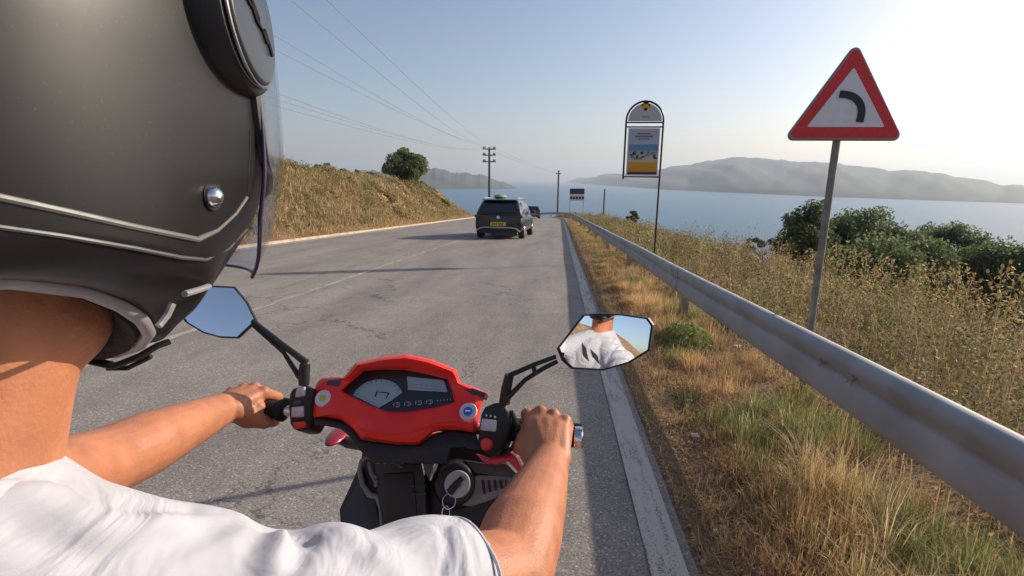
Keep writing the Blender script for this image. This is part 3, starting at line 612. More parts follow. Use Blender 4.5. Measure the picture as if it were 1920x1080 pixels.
# ------------------------------------------------------------------ bus stop sign
D = 13.35; q = P(1239, 300, D); xr = q.x; y0 = q.y; xl = P(1171, 300, D).x; gz = float(zt(xr, y0))
bus = thing('bus_stop_sign', 'black arched bus stop frame with a pale lunette and a beach poster', 'bus stop sign', (xr, y0, gz))
Z = lambda py: P(1205, py, D).z
blk = mat('black_paint', (.012, .012, .015), .35, var=.2, vscale=20)
mb = MB(); za = Z(228); wdt = xr-xl; r = wdt/2; xm = (xl+xr)/2
pts = [(xr, y0, gz-.3), (xr, y0, za)]+[(xm+r*math.cos(a), y0, za+r*1.02*math.sin(a)) for a in [math.pi*k/16 for k in range(1, 16)]]+[(xl, y0, za), (xl, y0, Z(336))]
mb.tube(pts, .026, 12); 
for py in (231, 239, 331.5): mb.box((xm, y0, Z(py)), (wdt, .035, .035))
mb.build('frame', blk, bus, smooth=True)
mb = MB(); mb.prism([(xm+(r-.045)*math.cos(a), y0-.012, za-.01+(r-.03)*math.sin(a)) for a in [math.pi*k/20 for k in range(21)]], (0, .024, 0)); lun = mb.build('lunette', mat('lunette_grey', (.50, .48, .52), .5), bus)
mb = MB(); zc = Z(203)
for a, b, c_ in [(0, .02, .11), (.09, .05, .03), (-.09, .05, .03), (.0, .115, .05), (0, -.06, .04)]: mb.disc((xm+a, y0-.0125, zc+b), (0, -1, 0), c_, .004, 16)
mb.build('yellow_emblem', mat('emblem_yellow', (.62, .38, .04), .5), lun)
mb = MB(); mb.box((xm, y0-.0145, Z(221)), (.20, .005, .035)); mb.build('caption', mat('caption_grey', (.32, .31, .36), .6), lun)
zt0, zb0 = Z(243), Z(327); ph = zt0-zb0; pw_ = wdt-.19
mb = MB(); mb.box((xm, y0, (zt0+zb0)/2), (pw_+.05, .03, ph+.05)); post = mb.build('poster_case', mat('case_white', (.62, .60, .62), .5), bus)
def poster_mat():
    m = bpy.data.materials.new('poster_print'); m.use_nodes = True; nt = m.node_tree; N = nt.nodes; L = nt.links; b = N['Principled BSDF']
    tcn = N.new('ShaderNodeTexCoord'); sp = N.new('ShaderNodeSeparateXYZ'); L.new(tcn.outputs['Generated'], sp.inputs[0])
    r = N.new('ShaderNodeValToRGB'); r.color_ramp.interpolation = 'LINEAR'; e = r.color_ramp.elements; e[0].position = 0; e[0].color = (.05, .03, .05, 1); e[1].position = 1; e[1].color = (.42, .40, .46, 1)
    for p, c in [(.055, (.06, .035, .05)), (.06, (.62, .26, .015)), (.27, (.66, .33, .02)), (.285, (.60, .48, .32)), (.34, (.55, .45, .34)), (.50, (.34, .36, .40)), (.56, (.10, .24, .40)), (.66, (.12, .27, .45)), (.68, (.34, .50, .62)), (.75, (.44, .44, .52))]:
        x = e.new(p); x.color = (*c, 1)
    L.new(sp.outputs['Z'], r.inputs[0])
    n = N.new('ShaderNodeTexNoise'); n.inputs['Scale'].default_value = 9; n.inputs['Detail'].default_value = 4; L.new(tcn.outputs['Object'], n.inputs['Vector'])
    dm = N.new('ShaderNodeMath'); dm.operation = 'LESS_THAN'; dm.inputs[1].default_value = .44; L.new(n.outputs['Fac'], dm.inputs[0])
    b1 = N.new('ShaderNodeMath'); b1.operation = 'COMPARE'; b1.inputs[1].default_value = .42; b1.inputs[2].default_value = .09; L.new(sp.outputs['Z'], b1.inputs[0])
    mu = N.new('ShaderNodeMath'); mu.operation = 'MULTIPLY'; L.new(dm.outputs[0], mu.inputs[0]); L.new(b1.outputs[0], mu.inputs[1])
    mx = N.new('ShaderNodeMix'); mx.data_type = 'RGBA'; L.new(mu.outputs[0], mx.inputs[0]); L.new(r.outputs[0], mx.inputs[6]); mx.inputs[7].default_value = (.035, .035, .035, 1)
    L.new(mx.outputs[2], b.inputs['Base Color']); b.inputs['Roughness'].default_value = .3; return m
mb = MB(); mb.box((xm, y0-.018, (zt0+zb0)/2), (pw_, .004, ph)); poster = mb.build('poster', poster_mat(), bus); 
mb = MB()
for k, (wx, zz, hh) in enumerate([(.34, .90, .035), (.46, .84, .05), (.30, .785, .025)]): mb.box((xm, y0-.0225, zb0+ph*zz), (wx, .003, hh))
mb.build('poster_lettering', mat('lettering_blue', (.18, .17, .26), .6), bus)
mb = MB()
for k, (fx, fz) in enumerate([(-.28, .37), (-.1, .33), (.12, .40), (.26, .44)]): mb.faces([Vector((xm+fx*pw_*1.2-.09, y0-.0225, zb0+ph*fz)), Vector((xm+fx*pw_*1.2+.09, y0-.0225, zb0+ph*fz)), Vector((xm+fx*pw_*1.2, y0-.0225, zb0+ph*fz+.07))], [(0, 1, 2)])
mb.build('parasols', mat('parasol_blue', (.12, .25, .45), .6), bus)
# ------------------------------------------------------------------ poles, wires, billboard, marker post
def polemat(): return mat('pole_wood', (.12, .105, .09), .85, bump=.4, bscale=20, var=.25, vscale=5)
q = P(917.5, 350, 73); gz = float(zt(q.x, q.y)); zt1 = P(917, 277, 73).z
ep = thing('utility_pole', 'tall utility pole with three crossarms rising behind the dark car', 'utility pole', (q.x, q.y, gz))
mb = MB(); mb.tube([(q.x, q.y, gz-1), (q.x, q.y, zt1)], [.20, .15], 12); mb.build('shaft', polemat(), ep, smooth=True)
arms = []
for py in (280.5, 291.5, 303.5):
    z = P(917, py, 73).z; mb = MB(); mb.box((q.x, q.y-.18, z), (1.9, .16, .16)); mb.build('crossarm', polemat(), ep, bevel=.02)
    for sx_ in (-.82, -.62, .62, .82):
        mb = MB(); mb.tube([(q.x+sx_, q.y-.18, z+.05), (q.x+sx_, q.y-.18, z+.16), (q.x+sx_, q.y-.18, z+.20), (q.x+sx_, q.y-.18, z+.32)], [.05, .10, .06, .09], 8); mb.build('insulator', mat('insulator', (.05, .045, .04), .3), ep); arms.append(z+.3)
q2 = P(1046.5, 360, 84); gz2 = float(zt(q2.x, q2.y)); zt2 = P(1047, 320, 84).z
ep2 = thing('utility_pole', 'slim far utility pole standing at the bend, left of the small billboard', 'utility pole', (q2.x, q2.y, gz2))
mb = MB(); mb.tube([(q2.x, q2.y, gz2-1), (q2.x, q2.y, zt2)], [.17, .13], 10); mb.build('shaft', polemat(), ep2, smooth=True)
mb = MB(); mb.box((q2.x, q2.y-.14, zt2-.5), (.9, .12, .12)); mb.build('crossarm', polemat(), ep2)
q3 = P(1133, 372, 60); gz3 = float(zt(q3.x, q3.y)); ep3 = thing('short_post', 'short bare post against the sea right of the small billboard', 'post', (q3.x, q3.y, gz3))
mb = MB(); mb.tube([(q3.x, q3.y, gz3-.5), (q3.x, q3.y, P(1133, 354, 60).z)], [.10, .08], 8); mb.build('shaft', polemat(), ep3, smooth=True)
wm = mat('wire', (.22, .24, .27), .6)
near = [((530, 116), (880, 366)), ((530, 127), (880, 366)), ((526, 138), (800, 306)), ((600, 0), (850, 250)), ((480, 0), (850, 275)), ((660, 0), (870, 262)), ((540, 60), (840, 278))]
lbs = ['lowest', 'second lowest', 'third lowest', 'highest but one', 'fourth', 'highest', 'fifth']
ends = [(-.82, 2), (.62, 2), (.82, 2), (-.62, 0), (-.82, 1), (.82, 0), (.62, 1)]
for k, ((a, b), (ex, ai)) in enumerate(zip(near, ends)):
    E = Vector((q.x+ex, q.y-.18, arms[ai])); A = P(a[0], a[1], 14.0)
    dv = (A-E); A2 = A+dv.normalized()*18; pts = []
    for t in range(41):
        s = t/40; p = E.lerp(A2, s); p.z -= .9*4*s*(1-s)*(1 if k > 2 else 1.4); pts.append(p)
    mb = MB(); mb.tube(pts, .0105, 5); o = mb.build('power_line', wm, smooth=True); tag(o, lbs[k]+' of the seven thin wires running from the utility pole over the rider', 'wire', 'power lines overhead')
for k, (ex, zo) in enumerate([(-.3, -.42), (.3, -.42)]):
    mb = MB(); E = Vector((q.x+ex*2, q.y, arms[1+k])); F_ = Vector((q2.x+ex, q2.y, zt2+zo)); mb.tube([E.lerp(F_, t/12)+Vector((0, 0, -1.6*4*(t/12)*(1-t/12)*.25)) for t in range(13)], .014, 5); o = mb.build('power_line', wm, smooth=True); tag(o, ['far sagging wire between the two utility poles, upper one', 'far sagging wire between the two utility poles, lower one'][k], 'wire', 'wires between the poles')
D = 92; a = P(1068.5, 353, D); b = P(1095.5, 377, D); gz = float(zt(a.x, a.y)); bb = thing('billboard', 'small dark blue and white billboard on two legs beside the bend', 'billboard', ((a.x+b.x)/2, a.y, gz))
wd = b.x-a.x; xm_ = (a.x+b.x)/2
mb = MB(); mb.box((xm_, a.y, (a.z+b.z)/2), (wd, .12, a.z-b.z)); mb.build('panel', mat('board_white', (.6, .6, .64), .5), bb)
mb = MB(); mb.box((xm_, a.y-.07, a.z-(a.z-b.z)*.24), (wd*.98, .02, (a.z-b.z)*.42)); mb.build('blue_field', mat('board_blue', (.018, .03, .07), .5), bb)
mb = MB()
for k in range(5): mb.box((xm_-wd*.4+wd*.2*k, a.y-.07, a.z-(a.z-b.z)*.76), (wd*.15, .02, (a.z-b.z)*.22))
mb.build('dark_lettering', mat('board_blue', (.018, .03, .07), .5), bb)
for x in (a.x+.12, b.x-.12):
    mb = MB(); mb.tube([(x, a.y+.12, gz-.5), (x, a.y+.12, a.z)], .08, 8); mb.build('leg', galv, bb, smooth=True)
d = rayd(813, 411); q = CAM+d*(-1.5/(d.z+.052*d.y)); q = CAM+d*((q-CAM).length/d.length)
mp = thing('marker_post', 'short white roadside marker post at the foot of the bank', 'post', (q.x, q.y, q.z)); h = 25*q.y/948*.9
mb = MB(); mb.box((q.x, q.y, q.z+h/2-.1), (.16, .12, h+.2)); mb.build('body', mat('marker_white', (.7, .66, .6), .6), mp, bevel=.02)
mb = MB(); mb.box((q.x, q.y-.063, q.z+h*.82), (.12, .01, .12)); mb.build('reflector', mat('reflector_dark', (.12, .04, .03), .3), mp)
# litter
for k, (px, py, s, lb) in enumerate([(1303, 822, .028, 'crumpled white paper scrap on the verge near the road edge'), (1383, 657, .035, 'flattened pale plastic scrap on the verge beside the green weed'), (1292, 757, .022, 'small grey wrapper on the dry verge'), (1247, 832, .012, 'tiny white fleck of litter by the asphalt edge')]):
    d = rayd(px, py); q = CAM+d*(-1.53/(d.z+.052*d.y)); mb = MB(); rg = random.Random(k)
    n = 7; vs = [Vector((q.x+(i-3)*s*.3+rg.uniform(-.1, .1)*s, q.y+(j-3)*s*.25, float(zt(q.x, q.y))+.012+rg.random()*s*(.9 if k != 1 else .2))) for j in range(n) for i in range(n)]
    mb.faces(vs, [(j*n+i, j*n+i+1, (j+1)*n+i+1, (j+1)*n+i) for j in range(n-1) for i in range(n-1)])
    o = mb.build('litter', mat('litter_white', (.66, .66, .68), .5)); o.modifiers.new('s', 'SOLIDIFY').thickness = .001; tag(o, lb, 'litter')
# ------------------------------------------------------------------ cars
def car(loc, rotz, label, cat, paint, scale=1., suv=True, group=None, wide=1.):
    t = thing('parked_car' if False else 'car', label, cat, (0, 0, 0), group)
    zs = 1.0
    def ring(y, w, zb, zl, half=9):
        pr = [(0, zb), (w*.55, zb), (w*.86, zb+.01), (w*.96, zb+.08), (w, zb+.22), (w*1.0, (zb+zl)*.5), (w*.985, zl-.16), (w*.95, zl-.05), (w*.88, zl), (0, zl+.025)]
        r = [Vector((a, y, z)) for a, z in pr]+[Vector((-a, y, z)) for a, z in pr[-2:0:-1]]; return r
    st = [(0.02, .78, .36, .92), (.06, .88, .30, 1.0), (.25, .915, .25, 1.04), (.9, .925, .22, 1.03), (2.2, .925, .22, 1.0), (3.3, .92, .22, .99), (4.0, .90, .24, .90), (4.4, .82, .28, .78), (4.55, .62, .34, .66)]
    mb = MB(); mb.loft([ring(*s) for s in st]); body = mb.build('body', paint, t, smooth=True, subsurf=1)
    def gring(y, wb, wt, zb, ztp):
        pr = [(0, zb), (wb, zb), (wb*.985, zb+(ztp-zb)*.35), (wt*1.04, zb+(ztp-zb)*.78), (wt*.95, zb+(ztp-zb)*.95), (wt*.7, ztp), (0, ztp+.015)]
        return [Vector((a, y, z)) for a, z in pr]+[Vector((-a, y, z)) for a, z in pr[-2:0:-1]]
    gs = [(.10, .84, .80, .98, 1.02), (.22, .85, .74, .99, 1.22), (.42, .86, .70, 1.0, 1.50), (.62, .865, .69, 1.0, 1.565), (1.3, .87, .69, .99, 1.60), (2.2, .87, .68, .98, 1.585), (2.8, .86, .66, .97, 1.46), (3.35, .84, .70, .96, 1.12), (3.6, .80, .72, .95, .99)]
    mb = MB(); mb.loft([gring(*g) for g in gs]); mb.build('cabin', paint, t, smooth=True)
    gl = mat('car_glass', (.012, .014, .018), .06, spec=.9, coat=.4)
    mb = MB(); mb.faces([Vector(v) for v in [(-.70, .085, 1.06), (.70, .085, 1.06), (.60, .30, 1.42), (-.60, .30, 1.42), (-.70, .12, 1.06), (.70, .12, 1.06), (.60, .40, 1.42), (-.60, .40, 1.42)]], [(0, 1, 2, 3), (4, 7, 6, 5), (0, 4, 5, 1), (2, 6, 7, 3), (1, 5, 6, 2), (0, 3, 7, 4)]); mb.build('rear_window', gl, t)
    for s in (-1, 1):
        mb = MB(); o_ = .012
        mb.prism([(s*(.868+o_), .62, 1.06), (s*(.745+o_), .72, 1.46), (s*(.735+o_), 2.5, 1.44), (s*(.855+o_), 3.1, 1.05)], (s*-.02, 0, 0)); mb.build('side_window', gl, t)
        mb = MB(); mb.box((s*1.0, 2.75, 1.06), (.18, .10, .13)); mb.build('wing_mirror', paint, t, bevel=.03)
        mb = MB(); mb.box((s*.66, .035, .90), (.44, .05, .09)); mb.box((s*.84, .10, .90), (.12, .16, .11)); mb.build('tail_light', mat('tail_red', (.09, .008, .010), .25, coat=.3), t, bevel=.012)
        mb = MB(); mb.box((s*.70, .0, .53), (.20, .03, .035)); mb.build('reflector', mat('tail_red', (.22, .012, .015), .2), t)
        for yy in (.80, 3.62):
            mb = MB(); cxw = s*.80; n = 24
            prw = [(-.11, .20), (-.11, .31), (-.08, .345), (.08, .345), (.115, .31), (.115, .20)]
            mb.loft([[Vector((cxw+s*a, yy+r*math.cos(k*2*math.pi/n), .345+r*math.sin(k*2*math.pi/n))) for k in range(n)] for a, r in prw]); wh = mb.build('wheel', mat('tyre', (.02, .02, .02), .85), t)
            mb = MB(); mb.disc((cxw+s*.10, yy, .345), (s, 0, 0), .20, .022, 24, .17); mb.build('rim', mat('alloy', (.45, .45, .46), .3, metal=.8), wh)
    mb = MB(); mb.box((0, .02, .60), (.58, .03, .15)); pl = mb.build('plate', mat('plate_yellow', (.80, .50, .06), .5), t, bevel=.006)
    mb = MB()
    for x in (-.20, -.13, -.06, .04, .11, .18): mb.box((x, .002, .60), (.04, .006, .085))
    mb.build('plate_characters', mat('plate_ink', (.03, .03, .03), .5), pl)
    mb = MB(); pts = [(-.84, .02, .30), (-.68, -.01, .43), (-.5, -.02, .46), (.5, -.02, .46), (.68, -.01, .43), (.84, .02, .30)]
    mb.tube(pts, .028, 8); mb.build('bumper_trim', mat('trim_silver', (.6, .6, .6), .3, metal=.6), t, smooth=True)
    mb = MB(); mb.box((0, .05, .32), (1.45, .10, .20)); mb.build('bumper_lower', mat('trim_black', (.015, .015, .016), .6), t, bevel=.02)
    mb = MB(); mb.prism([(-.66, .22, 1.52), (.66, .22, 1.52), (.68, .62, 1.585), (-.68, .62, 1.585)], (0, 0, .03)); mb.build('spoiler', paint, t, bevel=.01)
    mb = MB(); mb.disc((0, .028, .86), (0, -1, 0), .065, .02, 20); mb.build('badge', mat('trim_silver', (.6, .6, .6), .3), t)
    mb = MB(); mb.box((0, .045, .975), (1.2, .03, .02)); mb.build('light_bar', mat('tail_red', (.22, .012, .015), .2), t)
    for s in (-1, 1):
        mb = MB(); mb.tube([(s*.66, .75, 1.60), (s*.66, .8, 1.64), (s*.65, 2.2, 1.64), (s*.65, 2.3, 1.60)], .018, 6); mb.build('roof_rail', mat('trim_silver', (.6, .6, .6), .3), t, smooth=True)
        mb = MB(); mb.box((s*.62, 4.50, .68), (.36, .12, .12)); mb.build('headlight', mat('lamp_glass', (.6, .6, .62), .1), t, bevel=.03)
    t.location = loc; t.rotation_euler = rotz; t.scale = (scale*wide, scale, scale)
    return t
cp = mat('car_paint_navy', (.006, .008, .018), .3, coat=.8, spec=.3)
Y1 = 22.6; slope = -math.atan(.052)
xc = P(934, 430, Y1*1.01).x
car((xc, Y1, float(zr(Y1))+.005), (slope, 0, rad(-3.5)), 'dark navy sport utility car with a yellow plate driving ahead in the lane', 'car', cp, 1.13, wide=1.07)
d = rayd(1000, 411); Y2 = 62; xq = (CAM+d*(Y2/d.y)).x
car((xq, Y2, float(zr(Y2))+.005), (slope, 0, rad(6)), 'small distant dark car beyond the navy one, about to enter the bend', 'car', mat('car_paint_grey', (.05, .05, .055), .3, coat=1.), .95)
# something pale green strapped flat on the roof of the near car
q = Vector((xc-.05, Y1+1.4, float(zr(Y1+1.4))+1.86)); mb = MB()
mb.sphere(q+Vector((0, 0, .06)), (.30, .50, .12), 20); o = mb.build('roof_load', mat('pale_green_canvas', (.20, .30, .20), .7, bump=.3, bscale=12), smooth=True); tag(o, 'pale green bundle on the roof of the dark navy car', 'luggage')
# ------------------------------------------------------------------ scooter
BL, BR = P(470, 764, 1.02), P(1022, 815, .90)
Sx = (BR-BL).normalized(); Sy = Vector((0, 0, 1)).cross(Sx).normalized(); Sz = Sx.cross(Sy)
BC = (BL+BR)/2
bx = P(748, 750, .95).x; by0 = .95
scooter = thing('scooter', 'red and black motor scooter with a digital dash ridden in the lane', 'scooter', (bx, .6, float(zr(.6))))
redp = mat('scooter_red', (.88, .028, .016), .42, coat=.10, bump=.03, bscale=400, dust=.35, var=.08, vscale=14, spec=.5)
blkp = mat('black_plastic', (.012, .012, .013), .5, bump=.12, bscale=500, dust=.3, var=.3, vscale=30)
dgr = mat('dark_grey_plastic', (.05, .052, .055), .45, bump=.1, bscale=400)
gry = mat('grey_plastic', (.20, .20, .19), .5, bump=.08, bscale=300, var=.12, vscale=20)
rub = mat('rubber', (.010, .010, .010), .8, bump=.3, bscale=300)
chrome = mat('chrome', (.75, .75, .76), .12, metal=1.)
nd = (-Sy*math.sin(rad(48))+Sz*math.cos(rad(48))).normalized(); D0 = P(748, 750, .945)
def onp(px, py, p0, n, off=0):
    d = rayd(px, py); q0 = p0+n*off; return CAM+d*((q0-CAM).dot(n)/d.dot(n))
def dash(px, py, off=0): return onp(px, py, D0, nd, off)
OUT = [(587, 783), (586, 760), (588, 735), (594, 718), (603, 709), (622, 707), (643, 708), (654, 696), (666, 681), (690, 675), (715, 669), (760, 664), (785, 668), (810, 674), (856, 693), (859, 705), (863, 717), (890, 726), (916, 738), (906, 750), (899, 775), (894, 812), (865, 807), (831, 806), (812, 811), (800, 822), (785, 833), (740, 832), (677, 823), (668, 812), (656, 798), (639, 787), (612, 782)]
REC = [(642, 733), (655, 720), (683, 696), (720, 693), (760, 694), (800, 702), (839, 711), (847, 732), (852, 754), (810, 765), (764, 772), (733, 772), (710, 766), (685, 755), (660, 743)]
def resample(poly, ctr, angs):
    out = []; n = len(poly)
    for a in angs:
        dx, dy = math.cos(a), math.sin(a); best = None
        for i in range(n):
            x1, y1 = poly[i][0]-ctr[0], poly[i][1]-ctr[1]; x2, y2 = poly[(i+1) % n][0]-ctr[0], poly[(i+1) % n][1]-ctr[1]
            ex, ey = x2-x1, y2-y1; den = dx*ey-dy*ex
            if abs(den) < 1e-9: continue
            t = (x1*ey-y1*ex)/den; s = (x1*dy-y1*dx)/den
            if t > 0 and -1e-6 <= s <= 1+1e-6 and (best is None or t > best): best = t
        out.append((ctr[0]+dx*best, ctr[1]+dy*best))
    return out
ctr = (750, 745)
ang = sorted(set([2*math.pi*k/120 for k in range(120)]+[math.atan2(p[1]-ctr[1], p[0]-ctr[0]) % (2*math.pi) for p in OUT+REC]))
ang = [a for i, a in enumerate(ang) if i == 0 or a-ang[i-1] > .004]
o_ = resample(OUT, ctr, ang); r_ = resample(REC, ctr, ang)
lerp2 = lambda p, q, t: (p[0]+(q[0]-p[0])*t, p[1]+(q[1]-p[1])*t)
def hood(p): return max(0, min(1, (728-p[1])/45))*max(0, min(1, (125-abs(p[0]-755))/25))
rings = [[dash(*lerp2(p, ctr, .10), -.075) for p in o_], [dash(*lerp2(p, ctr, .02), -.04) for p in o_], [dash(*p, -.014) for p in o_],
         [dash(*lerp2(p, q, .07), -.003+.032*hood(p)) for p, q in zip(o_, r_)], [dash(*lerp2(p, q, .25), .004+.032*hood(p)) for p, q in zip(o_, r_)],
         [dash(*lerp2(p, q, .62), .003+.018*hood(p)) for p, q in zip(o_, r_)], [dash(*lerp2(p, q, .93), .002+.004*hood(p)) for p, q in zip(o_, r_)], [dash(*q, -.003) for q in r_], [dash(*q, -.016) for q in r_]]
mb = MB(); mb.loft(rings, False, False); cowl = mb.build('handlebar_cowl', redp, scooter, smooth=True)
for py_, w_ in ((812, .0012),):      # moulded ridge on the cowl
    mb = MB(); mb.tube([dash(672, 806, .0045), dash(700, 810, .0045), dash(735, 813, .0045), dash(770, 811, .0045), dash(792, 803, .0045), dash(815, 793, .0045), dash(850, 789, .0045), dash(880, 792, .004)], .0014, 6); mb.build('ridge', redp, cowl, smooth=True)
mb = MB(); mb.prism([dash(*lerp2(q, ctr, -.02), -.0135) for q in REC], -nd*.02); panel = mb.build('instrument_panel', mat('panel_black', (.022, .024, .030), .3, coat=.3), scooter)
fan = [(662, 741)]+[(718+60*math.cos(a)*.93-2, 752-42*math.sin(a)) for a in [rad(172-14.5*k) for k in range(0, 11)]]+[(754, 737), (711, 765)]
fan = [(662, 741), (667, 733), (676, 724), (688, 716), (702, 712), (718, 711), (732, 714), (743, 720), (750, 728), (754, 736), (733, 751), (710, 765), (686, 753)]
lcd = mat('lcd', (.30, .43, .47), .3, coat=.25, var=.04, vscale=30); lcdd = mat('lcd_ink', (.012, .018, .025), .4)
mb = MB(); mb.prism([dash(*q, -.0105) for q in fan], -nd*.002); lf = mb.build('speed_display', lcd, panel)
mb = MB(); mb.prism([dash(*q, -.0105) for q in [(763, 706), (832, 713), (839, 735), (765, 731)]], -nd*.002); lr_ = mb.build('clock_display', lcd, panel)
mb = MB()
for k in range(11):
    a = rad(158-12.2*k); c0 = (711, 752); e1 = (c0[0]+47*math.cos(a), c0[1]-40*math.sin(a)); e0 = (c0[0]+42*math.cos(a), c0[1]-36*math.sin(a)); mb.tube([dash(*e0, -.0098), dash(*e1, -.0098)], .0005, 4)
mb.build('dial_ticks', lcdd, lf)
mb = MB()
def seg(pts, w=.0011): mb.tube([dash(*q, -.0098) for q in pts], w, 5)
seg([(708, 733), (703, 744)]); seg([(713, 735), (729, 737)]); seg([(729, 737), (724, 746)]); seg([(707, 735), (705, 737)])
mb.build('speed_digits', lcdd, lf)
mb = MB(); 
for k in range(7): mb.tube([dash(770+k*9, 720+k*.9, -.0098), dash(775+k*9, 720.5+k*.9, -.0098)], .0004, 4)
mb.tube([dash(768, 726, -.0098), dash(832, 731, -.0098)], .0003, 4); mb.build('clock_marks', mat('lcd_faint', (.09, .14, .16), .4), lr_)
mb = MB()
for k in range(4):
    x, y = 739+k*20.5, 758.5-k*1.8
    seg([(x, y-3), (x-1, y+4)], .0006); seg([(x+3, y-3), (x+9, y-3), (x+11, y+.5), (x+8, y+4), (x+3, y+4)], .0006); seg([(x+5, y), (x+8, y+.5)], .0005)
for k in range(5): seg([(820+k*6, 750-k*.6), (821+k*6, 753-k*.6)], .0005)
mb.build('warning_symbols', mat('symbol_white', (.55, .58, .60), .5), panel)
for c, colr, nm, sh in [((606, 747), (.55, .50, .04), 'emblem_yellow_b', 4), ((878, 772), (.03, .16, .55), 'emblem_blue', 6)]:
    ce = dash(*c, .004+(.002 if sh == 6 else -.002)); mb = MB(); mb.disc(ce, nd, .0165, .0025, 28, .0155); st = mb.build('round_sticker', mat('sticker_ring', (.62, .60, .66), .4), scooter); st['label'] = ['round sticker with a blue centre', 'round sticker with a yellow square'][sh == 4]
    mb = MB(); mb.disc(ce+nd*.0026, nd, .0085 if sh == 6 else .008, .0008, 16 if sh == 6 else 4, .0085 if sh == 6 else .008); mb.build('sticker_centre', mat(nm, colr, .4), st)
    if sh == 6: mb = MB(); mb.box(ce+nd*.0040, (.009, .002, .0022)); mb.build('sticker_bar', mat('sticker_pale', (.5, .65, .8), .4), st)
# wing slots
for pts in ([(614, 714), (640, 712), (634, 724), (612, 722)], [(872, 730), (886, 728), (912, 737), (908, 744), (885, 740)]):
    mb = MB(); mb.prism([dash(*q, .0042) for q in pts], -nd*.02); mb.build('cowl_vent', dgr, cowl)
# lower black cowl
LC = [(588, 781), (612, 784), (640, 790), (660, 804), (676, 825), (740, 834), (785, 835), (800, 825), (815, 814), (840, 808), (893, 812), (902, 845), (868, 838), (845, 840), (838, 870), (700, 868), (672, 842), (655, 818), (638, 804), (612, 797), (590, 797)]
mb = MB(); mb.loft([[dash(*q, -.014) for q in LC], [dash(*q, -.02) for q in LC], [dash(*lerp2(q, (750, 800), .06), -.06) for q in LC]]); mb.build('lower_cowl', blkp, scooter, bevel=.003)
# leg shield and ignition
ns = (-Sy*.86+Sz*.51).normalized(); S0 = P(770, 900, .985)
def shd(px, py, off=0): return onp(px, py, S0, ns, off)
def plate(name, pts, off, th, m, par=scooter, bev=.004):
    mb = MB(); mb.prism([shd(*q, off) for q in pts], -ns*th); return mb.build(name, m, par, bevel=bev)
shield = plate('leg_shield', [(632, 955), (655, 905), (672, 866), (676, 838), (700, 824), (850, 812), (905, 835), (945, 858), (985, 905), (1000, 960), (960, 1010), (930, 1200), (650, 1200)], -.01, .10, blkp, bev=.012)
plate('side_panel', [(640, 958), (668, 905), (674, 872), (684, 912), (704, 936), (712, 985), (716, 1060), (650, 1080)], .0, .02, mat('blue_black_plastic', (.016, .020, .030), .4), bev=.005)
plate('centre_panel', [(698, 846), (786, 840), (798, 900), (800, 990), (716, 990), (706, 930)], .018, .05, mat('satin_black', (.016, .016, .017), .42, bump=.08, bscale=300), bev=.006)
plate('centre_pocket', [(716, 888), (775, 884), (782, 975), (724, 978)], .022, .02, blkp, bev=.004)
for y_ in (912, 926):
    mb = MB(); mb.tube([shd(770, y_, .022), shd(800, y_-1, .022)], .0012, 6); mb.build('panel_seam', dgr, scooter)
mb = MB(); mb.tube([shd(*q, .012) for q in [(706, 862), (690, 857), (678, 864), (674, 882), (680, 908), (693, 928), (708, 932), (714, 955), (716, 985)]], [.003, .004, .005, .005, .005, .006, .006, .004, .004], 8); mb.build('shield_trim', gry, scooter, smooth=True)
mb = MB(); mb.tube([shd(*q, .010) for q in [(692, 866), (697, 885), (704, 902)]], [.004, .006, .004], 8)
for q in [(704, 894), (705, 902), (705, 909)]: mb.sphere(shd(*q, .018), .0045, 8)
mb.build('shield_hook', gry, scooter, smooth=True)
mb = MB(); mb.prism([shd(*q, .045) for q in [(784, 836), (819, 832), (818, 852), (805, 906), (793, 880)]], -ns*.03); mb.build('shield_fin', mat('fin_grey', (.07, .072, .075), .35), scooter, bevel=.006)
mb = MB(); mb.tube([shd(*q, .047) for q in [(818, 838), (817, 856), (806, 900)]], .0018, 6); mb.build('fin_edge', gry, scooter, smooth=True)
mb = MB()                            # worn badge lettering: strokes
for pts in [[(702, 862), (711, 862), (704, 869), (713, 869)], [(717, 863), (716, 868), (723, 870), (725, 864)], [(729, 872), (730, 865), (735, 870), (740, 866), (740, 873)], [(745, 867), (744, 874)], [(755, 869), (749, 868), (748, 875), (754, 876)]]:
    mb.tube([shd(*q, .021) for q in pts], .0009, 5)
mb.build('badge_letters', mat('badge_pale', (.34, .30, .30), .4), scooter, smooth=True)
ic = shd(857, 908, .035); ns2 = (CAM-ic).normalized()*.5+ns*.5; ns2.normalize()
mb = MB(); mb.disc(shd(857, 906, -.01), ns2, .048, .035, 36, .036); ig = mb.build('ignition_housing', blkp, scooter, bevel=.004)
mb = MB(); mb.disc(ic-ns2*.012, ns2, .0245, .014, 36, .0232); mb.build('ignition_face', mat('ignition_silver', (.50, .47, .50), .35, metal=.35, bump=.2, bscale=300, var=.15, vscale=60), ig)
kx = (P(866, 900, .9)-P(845, 925, .9)).normalized()
mb = MB(); mb.tube([ic+kx*.016+ns2*.006, ic+ns2*.012, ic-kx*.018+ns2*.010], [.005, .006, .0075], 10); mb.sphere(ic+ns2*.006, (.008, .008, .006), 12); key = mb.build('key', mat('key_black', (.012, .012, .012), .4), scooter, smooth=True)
mb = MB()
kr = P(842, 940, .93); a_ = CR; b_ = (CU*.9+CF*.4).normalized()
mb.tube([kr+a_*(.012*math.cos(t))+b_*(.013*math.sin(t)) for t in [2*math.pi*k/20 for k in range(21)]], .0013, 6, cap=False)
k2 = P(836, 962, .93); mb.tube([k2+a_*(.007*math.cos(t))+b_*(.012*math.sin(t)) for t in [2*math.pi*k/18 for k in range(19)]], .0014, 6, cap=False)
